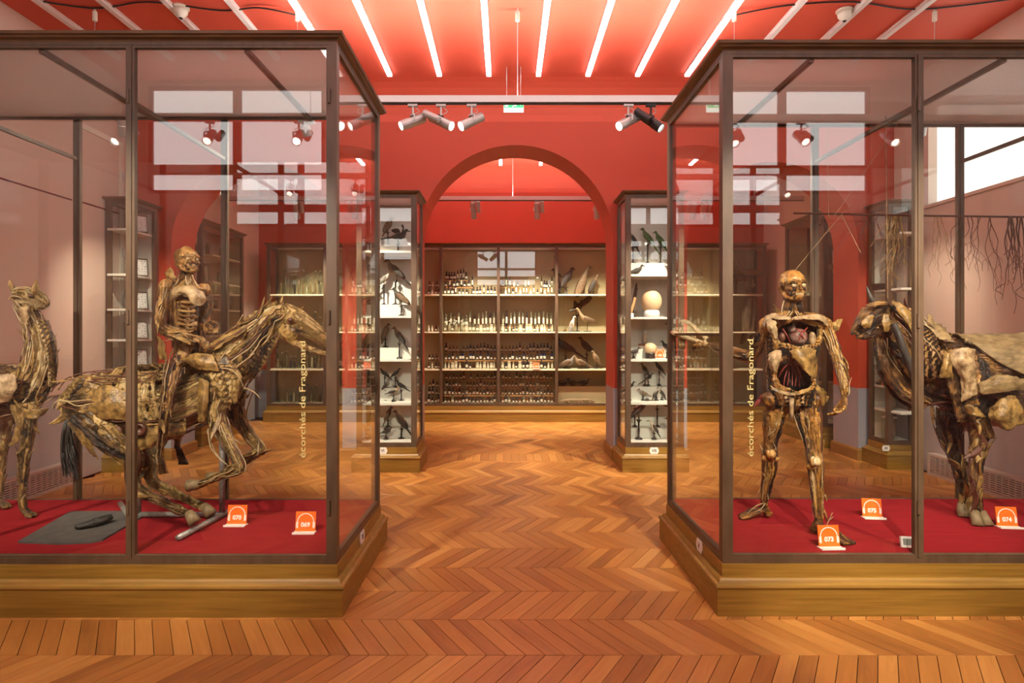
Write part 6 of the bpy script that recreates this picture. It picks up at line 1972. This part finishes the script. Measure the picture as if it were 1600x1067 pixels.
bird(917, by(.94), 10.55, .38, 'black upright bird on the third shelf of the far cabinet', 'b_dark', None, -1, .8, .12, .12, .5, .26, group=GB)
bird(886, by(.94), 10.44, .32, 'plump grey brown bird at the front of the third shelf', 'b_grey', 'b_brown', 1, .4, .1, .1, .3, 0, .06, fat=1.2, group=GB)
bird(908, by(.94), 10.44, .30, 'tan game bird at the front of the third shelf', 'b_tan', 'b_brown', -1, .4, .16, .1, .6, 0, .12, fat=1.1, group=GB)
bird(932, by(.94), 10.46, .30, 'orange brown bird at the right of the third shelf', 'b_tan', 'b_brown', -1, 1.1, .1, .12, .5, .06, group=GB)
for i, (x, zz, lb) in enumerate(((880, .70, 'left'), (895, .70, 'middle'), (912, .70, 'right'))):
    bird(x, by(.62), 10.56, .24, 'dark small duck-like bird lying on the low step of the bird bay, ' + lb + ' one', 'b_dark', None, [1, -1, 1][i], .1, .14, .2, .4, 0, .02, group=GB)
MB().box((.94 - oxb, 10.45 - oyb, .319), (1.90 - oxb, 10.68 - oyb, .618)).build('step', M['lining'], case_b)
for i, (x, z, l) in enumerate(((893, .32, .5), (912, .32, .42))):
    t = thing('dried_reptile', ['long dried reptile on the floor of the far bird bay, left one', 'long dried reptile on the floor of the far bird bay, right one'][i], 'specimen', W(x, zpy(.32, 10.40), 10.40 - .0), .1 * i)
    mb = MB(); mb.smooth = True
    mb.tube(smooth([Vector((-l * .5, 0, .02)), Vector((-l * .2, .01, .045)), Vector((l * .15, -.01, .05)), Vector((l * .34, 0, .04)), Vector((l * .5, .0, .03))], 4), [.006, .012, .018, .024, .03, .034, .036, .036, .034, .032, .028, .024, .022, .024, .022, .016, .008], 8); mb.build('body', M['b_tan'], t)
    for sx in (-.15, .2):
        for sy in (-1, 1):
            MB().tube([(l * sx, sy * .02, .04), (l * sx + .02, sy * .06, .025), (l * sx + .05, sy * .07, .006)], .009, 6).build('leg', M['b_tan'], t)

# --- right end bay: long-legged animal and a hanging weasel
bird(1172, by(2.28), 10.5, .46, 'long-legged grey bird on a shelf behind the standing figure outstretched arm', 'b_grey', 'b_brown', -1, .15, .3, .3, .25, 0, .7, fat=1.0, group=GB)
bird(1150, by(2.28), 10.55, .40, 'long-legged brown bird left of the grey one behind the glass', 'b_brown', 'b_dark', -1, .2, .25, .25, .25, 0, .6, group=GB)
t = thing('hanging_mammal', 'slim brown stuffed mammal hanging head down behind the standing figure arm', 'animal', W(1168, 448, 10.5))
o_ = Vector(t.location)
fl = Flesh(71)
fl.limb([(1176, 450, 10.5, 4), (1172, 464, 10.5, 7), (1168, 485, 10.5, 9), (1166, 505, 10.5, 8), (1164, 522, 10.5, 5), (1161, 530, 10.5, 4.5), (1158, 538, 10.5, 2)], n=4, tones=(.5, .6), core=.5, ks=.6, rel=.6)
fl.tube([W(1176, 450, 10.5), W(1180, 480, 10.5), W(1174, 530, 10.5), W(1170, 552, 10.5)], [.03, .035, .035, .01], .5)
for (a, b) in (((1168, 508), (1174, 522)), ((1164, 510), (1158, 522)), ((1172, 466), (1182, 462)), ((1170, 464), (1166, 452))):
    fl.tube([W(*a, 10.48), W(*b, 10.46)], [.035, .018], .5)
fl.build('body', M['b_brown'], t, .012, None, o_, 3)
MB().box((-.02, .02, .02), (.16, .09, .05)).build('bracket', M['lining'], t)

# --- trunk in the right side cabinet of the far room
t = thing('trunk_specimen', 'tall grey wrinkled trunk standing behind the standing figure head', 'specimen', (4.60, 8.42, .92))
mb = MB(); mb.smooth = True
pts = []; rad = []
for k in range(46):
    u = k / 45
    pts.append(Vector((.05 * math.sin(u * 2.2), -.05 * u, 2.12 * u)))
    rad.append((.165 - .10 * u + (.03 if u < .06 else 0) + (.06 * max(0, u - .86) / .14)) * (1 + .035 * math.sin(k * 2.4)))
mb.tube(pts, rad, 14); mb.build('trunk', mat('grey_brown_skin', (.16, .115, .075), .7, c2=(.26, .19, .13), scale=(10, 10, 60), bump=.6), t)
mb = MB(); mb.smooth = True; mb.ball((.08, -.10, 1.62), (.05, .06, .05), 10, 8); mb.ball((.02, -.12, 2.02), (.09, .06, .12), 10, 8); mb.build('lip', M['b_tan'], t)

# ================================================================== BOTTLES AND JARS
M['g_dark'] = mat('dark_bottle_glass', (.018, .016, .022), .12)
M['g_amber'] = mat('amber_bottle_glass', (.10, .035, .008), .12)
M['g_blue'] = mat('blue_bottle_glass', (.012, .018, .06), .12)
M['g_clear'] = mat('clear_bottle_content', (.10, .10, .065), .1, c2=(.20, .17, .10), scale=(9, 9, 9))
M['g_pale'] = mat('powder_jar', (.58, .50, .34), .2)
M['paper'] = mat('paper_label', (.76, .70, .55), .6)
M['jar_glass'] = thin_glass('jar_glass', (.86, .90, .86), 0.02, .05)
M['fluid'] = mat('amber_fluid_specimen', (.34, .22, .08), .25, c2=(.16, .10, .05), scale=(30, 30, 30))
def bottle_mesh(kind, gm):
    mb = MB(); mb.smooth = True
    if kind == 0: prof = [(.017, 0), (.0185, .004), (.0185, .060), (.015, .072), (.008, .078), (.008, .092), (.0115, .094), (.0115, .108), (.002, .110)]
    elif kind == 1: prof = [(.021, 0), (.023, .004), (.023, .085), (.019, .102), (.010, .112), (.010, .130), (.014, .132), (.014, .150), (.003, .154)]
    elif kind == 2: prof = [(.012, 0), (.013, .003), (.013, .150), (.008, .165), (.008, .185), (.010, .187), (.010, .20), (.002, .202)]
    else: prof = [(.028, 0), (.030, .004), (.030, .080), (.026, .090), (.026, .098), (.030, .10), (.030, .115), (.003, .118)]
    mb.cur = 0; mb.lathe(prof, n=10)
    r = prof[2][0]; h = prof[2][1]
    mb.cur = 1
    vs = []
    for k in range(7):
        a = -PI / 2 - 1.25 + 2.5 * k / 6
        for z in (h * .28, h * .80): vs.append(((r + .0008) * math.cos(a), (r + .0008) * math.sin(a), z))
    mb.add(vs, [(2 * k, 2 * k + 2, 2 * k + 3, 2 * k + 1) for k in range(6)])
    return mb.mesh('bottle', [gm, M['paper']])
BM = [bottle_mesh(0, M['g_dark']), bottle_mesh(0, M['g_amber']), bottle_mesh(1, M['g_dark']), bottle_mesh(1, M['g_blue']), bottle_mesh(2, M['g_dark']), bottle_mesh(3, M['g_pale']), bottle_mesh(0, M['g_pale']),
      bottle_mesh(2, M['g_clear']), bottle_mesh(1, M['g_clear'])]
Rb = random.Random(9)
ORD = ('first', 'second', 'third', 'fourth', 'fifth', 'sixth', 'seventh', 'eighth', 'ninth', 'tenth', 'eleventh', 'twelfth', 'thirteenth', 'fourteenth', 'fifteenth')
BCOL = ('dark', 'amber', 'dark tall', 'blue', 'dark slim', 'squat pale', 'small pale', 'clear slim', 'clear tall')
rowno = {}
plan = []   # x0, x1, y, z, n, mesh choices, scale, group name
A0, A1, B0, B1 = -1.13, -.18, -.10, .86
bays = (('left bottle bay', A0, A1), ('right bottle bay', B0, B1))
steps = []
for bn, xa, xb in bays:
    for lvl in range(4):                 # floor: dense tiers
        z = .322 + lvl * .135; y = 10.40 + lvl * .075
        plan.append((xa, xb, y, z, 15, (0, 1, 2, 8, 1), 1.0, 'bottom shelf, ' + bn))
        if lvl: steps.append((xa, xb, y - .036, z))
    for lvl in range(3):
        z = .942 + lvl * .15; y = 10.42 + lvl * .085
        plan.append((xa, xb, y, z, 15, (3, 2, 0, 1) if lvl else (0, 5, 2, 6), 1.0, 'third shelf, ' + bn))
        if lvl: steps.append((xa, xb, y - .036, z))
    plan.append((xa, xb, 10.42, 1.612, 15, (6, 5, 6, 0) if bn.startswith('r') else (5, 5, 6, 8), 1.05, 'second shelf, ' + bn))
    plan.append((xa, xb, 10.53, 1.70, 13, (7, 7, 4, 8), 1.35, 'second shelf, ' + bn))
    steps.append((xa, xb, 10.49, 1.70))
    for lvl in range(3 if bn.startswith('l') else 2):
        z = 2.282 + lvl * .14; y = 10.42 + lvl * .085
        plan.append((xa, xa + (.95 if lvl == 0 else .42 if lvl == 2 else .55), y, z, 15 if lvl == 0 else 8, (0, 2, 4, 2) if bn.startswith('l') else (6, 0, 7), 1.0, 'top shelf, ' + bn))
        if lvl: steps.append((xa, xa + (.42 if lvl == 2 else .55), y - .036, z))
    if bn.startswith('r'):
        plan.append((.62, .86, 10.50, 2.40, 5, (4, 2), 1.0, 'top shelf, ' + bn)); steps.append((.62, .86, 10.46, 2.40))
for xa, xb, y, z in steps:
    MB().box((xa - oxb, y - oyb, z - .022), (xb - oxb, y + .075 - oyb, z - .001)).build('step', M['wood_s'], case_b)
cnt = 0
rest = []
for (xa, xb, y, z, n, kinds, sc, gname) in plan:
    rowno[gname] = rowno.get(gname, 0) + 1
    rw = ('front row', 'second row', 'third row', 'fourth row')[rowno[gname] - 1]
    kk = 0
    for k in range(n):
        x = xa + (xb - xa) * (k + .5) / n + Rb.uniform(-.008, .008)
        if Rb.random() < .04: continue
        kd_ = Rb.choice(kinds); me = BM[kd_]; s = sc * Rb.uniform(.88, 1.12)
        if cnt < 298 and not (z > .70 and z < .80):
            o = bpy.data.objects.new('bottle', me); COL.objects.link(o)
            o.location = (x, y, z); o.scale = (sc, sc, s); o.rotation_euler = (0, 0, Rb.uniform(-.3, .3))
            tag(o, '%s bottle, %s, %s from left, %s' % (BCOL[kd_], rw, ORD[kk], gname), 'bottle', 'bottles on the ' + gname); kk += 1
            cnt += 1
        else:
            rest.append((x, y, z, sc, me))
for xx in (-1.40, -1.34, -1.27, -1.22):
    for (z, y) in ((.322, 10.42), (.457, 10.5), (.59, 10.57), (.942, 10.42), (1.09, 10.5), (1.612, 10.42), (2.282, 10.42), (2.42, 10.5)):
        rest.append((xx, y, z, 1.0, BM[Rb.choice((0, 2, 6, 1))]))
jv = MB(); jv.smooth = True
mats_all = [M['g_dark'], M['g_amber'], M['g_blue'], M['g_pale'], M['g_clear'], M['paper']]
for (x, y, z, sc, me) in rest:
    vs = [(v.co.x * sc + x, v.co.y * sc + y, v.co.z * sc + z) for v in me.vertices]
    b = len(jv.v); jv.v += vs
    for p in me.polygons:
        jv.f.append([b + i for i in p.vertices]); jv.sm.append(True)
        jv.m.append(mats_all.index(me.materials[p.material_index]))
tag(put('bottle_ranks', jv.mesh('bottle_ranks', mats_all)), 'rear ranks of small bottles at the back and left edge of the far cabinet', 'bottles', kind='stuff')
audio_card(838, by(.94) + .5, 10.34, '075', 'small orange card among bottles on the third shelf of the far cabinet', .12, 0, .941)

def jar(loc, r, h, label, group, full=.7, gm='fluid', tall=False):
    t = thing('specimen_jar', label, 'jar', loc, 0, group)
    MB().lathe([(r * .9, 0), (r, .006), (r, h * .88), (r * .8, h * .93), (r * .8, h * .955)], n=14).build('glass_body', M['jar_glass'], t, True)
    MB().lathe([(r * .55, .008), (r * .62, h * .25), (r * .45, h * full * .8), (r * .2, h * full)], n=10).build('content', M[gm], t, True)
    MB().lathe([(r * .86, h * .95), (r * .86, h * .985), (r * .3, h * .99), (r * .16, h * 1.03), (r * .05, h * 1.05)], n=12).build('stopper', M['paper'] if not tall else M['g_clear'], t, True)
for bi, (xa, xb) in enumerate(((-4.20, -3.28), (-3.20, -2.26))):
    bay = ('leftmost bay', 'second bay from the left')[bi]
    for si, z in enumerate((.322, .942, 1.612, 2.282)):
        n = 12
        shelf = ('bottom', 'third', 'second', 'top')[si]
        for k in range(n):
            x = xa + (xb - xa) * (k + .5) / n
            h = Rb.uniform(.20, .36) * (1.35 if si == 3 else 1.0)
            r = Rb.uniform(.024, .036)
            jar((x, 10.44 + Rb.uniform(0, .10), z + .001), r, h, 'tall jar, %s from left, %s shelf, %s of the far cabinet' % (ORD[k], shelf, bay), 'jars on the %s shelf of the %s' % (shelf, bay), Rb.uniform(.4, .85), Rb.choice(('fluid', 'g_pale', 'g_clear', 'g_dark')), True)
# big pale jars on the second shelf of the left bottle bay
for k, x in enumerate((-1.02, -.90, -.80)):
    jar((x, 10.36, 1.612), .042, .19, 'squat pale jar, %s of three at the front left of the second bottle shelf' % ('first', 'second', 'third')[k], 'squat jars in the far cabinet', .8, 'g_pale')

# jars in the left side cabinet of the far room
for si, z in enumerate((.33, .7, 1.1, 1.55, 1.95, 2.35, 2.75)):
    for k in range(4):
        jar((-4.42 + Rb.uniform(-.06, .06), 8.25 + k * .3, z + .002), Rb.uniform(.03, .05), Rb.uniform(.15, .28), 'glass jar, %s from the front, %s shelf of the far left side cabinet' % (ORD[k], ('lowest', 'sixth', 'fifth', 'fourth', 'third', 'second', 'highest')[si]),
            'jars on the %s shelf of the left side cabinet' % ('lowest', 'sixth', 'fifth', 'fourth', 'third', 'second', 'highest')[si], Rb.uniform(.4, .8), Rb.choice(('fluid', 'g_pale', 'g_clear')))
# framed insect boxes in the left corner case
for si, z in enumerate((.33, .8, 1.18, 1.52, 1.87, 2.27, 2.79)):
    nm = ('lowest', 'sixth', 'fifth', 'fourth', 'third', 'second', 'highest')[si]
    t = thing('insect_box', 'framed box of pinned dark insects on the %s shelf of the far left corner case' % nm, 'box', (-4.40, 6.86, z + .002), .75, 'insect boxes in the corner case')
    b = MB(); b.frame(-.12, .12, 0, .22, -.012, .012, .012); b = b.build('frame', M['brown'], t); b.rotation_euler = (-.22, 0, 0)
    MB().box((-.108, .004, .012), (.108, .010, .208)).build('paper_ground', M['cardwhite'], b)
    mb = MB()
    for i in range(7):
        for j in range(6):
            if Rb.random() < .2: continue
            mb.ball((-.09 + i * .03 + Rb.uniform(-.008, .008), .002, .03 + j * .032 + Rb.uniform(-.007, .007)), (Rb.uniform(.003, .008), .003, Rb.uniform(.003, .009)), 6, 4)
    tag(mb.build('insects', M['b_dark'], b), kind='stuff')
# odds and ends in the right corner case
GX = 'objects in the far right corner case'
def crate(x, y, z, w, h, m, label, lid):
    t = thing('specimen_box', label, 'box', (x, y, z), .2, GX)
    MB().box((-w / 2, -w / 2, 0), (w / 2, w / 2, h)).build('box_body', m, t)
    MB().box((-w / 2 - .004, -w / 2 - .004, h), (w / 2 + .004, w / 2 + .004, h + .018)).build('lid', lid, t)
crate(4.58, 6.90, .962, .10, .10, M['orange'], 'small red box on a shelf of the far right corner case', M['cardwhite'])
crate(4.54, 7.02, 2.112, .10, .06, M['stand'], 'small dark box high in the far right corner case', M['stand'])
jar((4.60, 6.88, .682), .07, .0 + .20, 'wide jar of yellow fluid low in the far right corner case', GX, .9, 'fluid')
jar((4.58, 6.88, .332), .09, .26, 'large jar of yellow fluid at the bottom of the far right corner case', GX, .95, 'fluid')
for i, (y, z, lb) in enumerate(((6.86, 1.232, 'front'), (7.0, .962, 'rear'))):
    t = thing('skull', 'small dark animal skull in the far right corner case, %s one' % lb, 'skull', (4.53, y, z), .6, GX)
    mb = MB(); mb.smooth = True; mb.ball((0, 0, .035), (.05, .035, .035), 12, 8); mb.build('cranium', M['b_brown'], t)
    mb = MB(); mb.smooth = True; mb.tube([(.02, 0, .03), (.07, 0, .022), (.10, 0, .016)], [.026, .02, .012], 8); mb.build('snout', M['b_brown'], t)
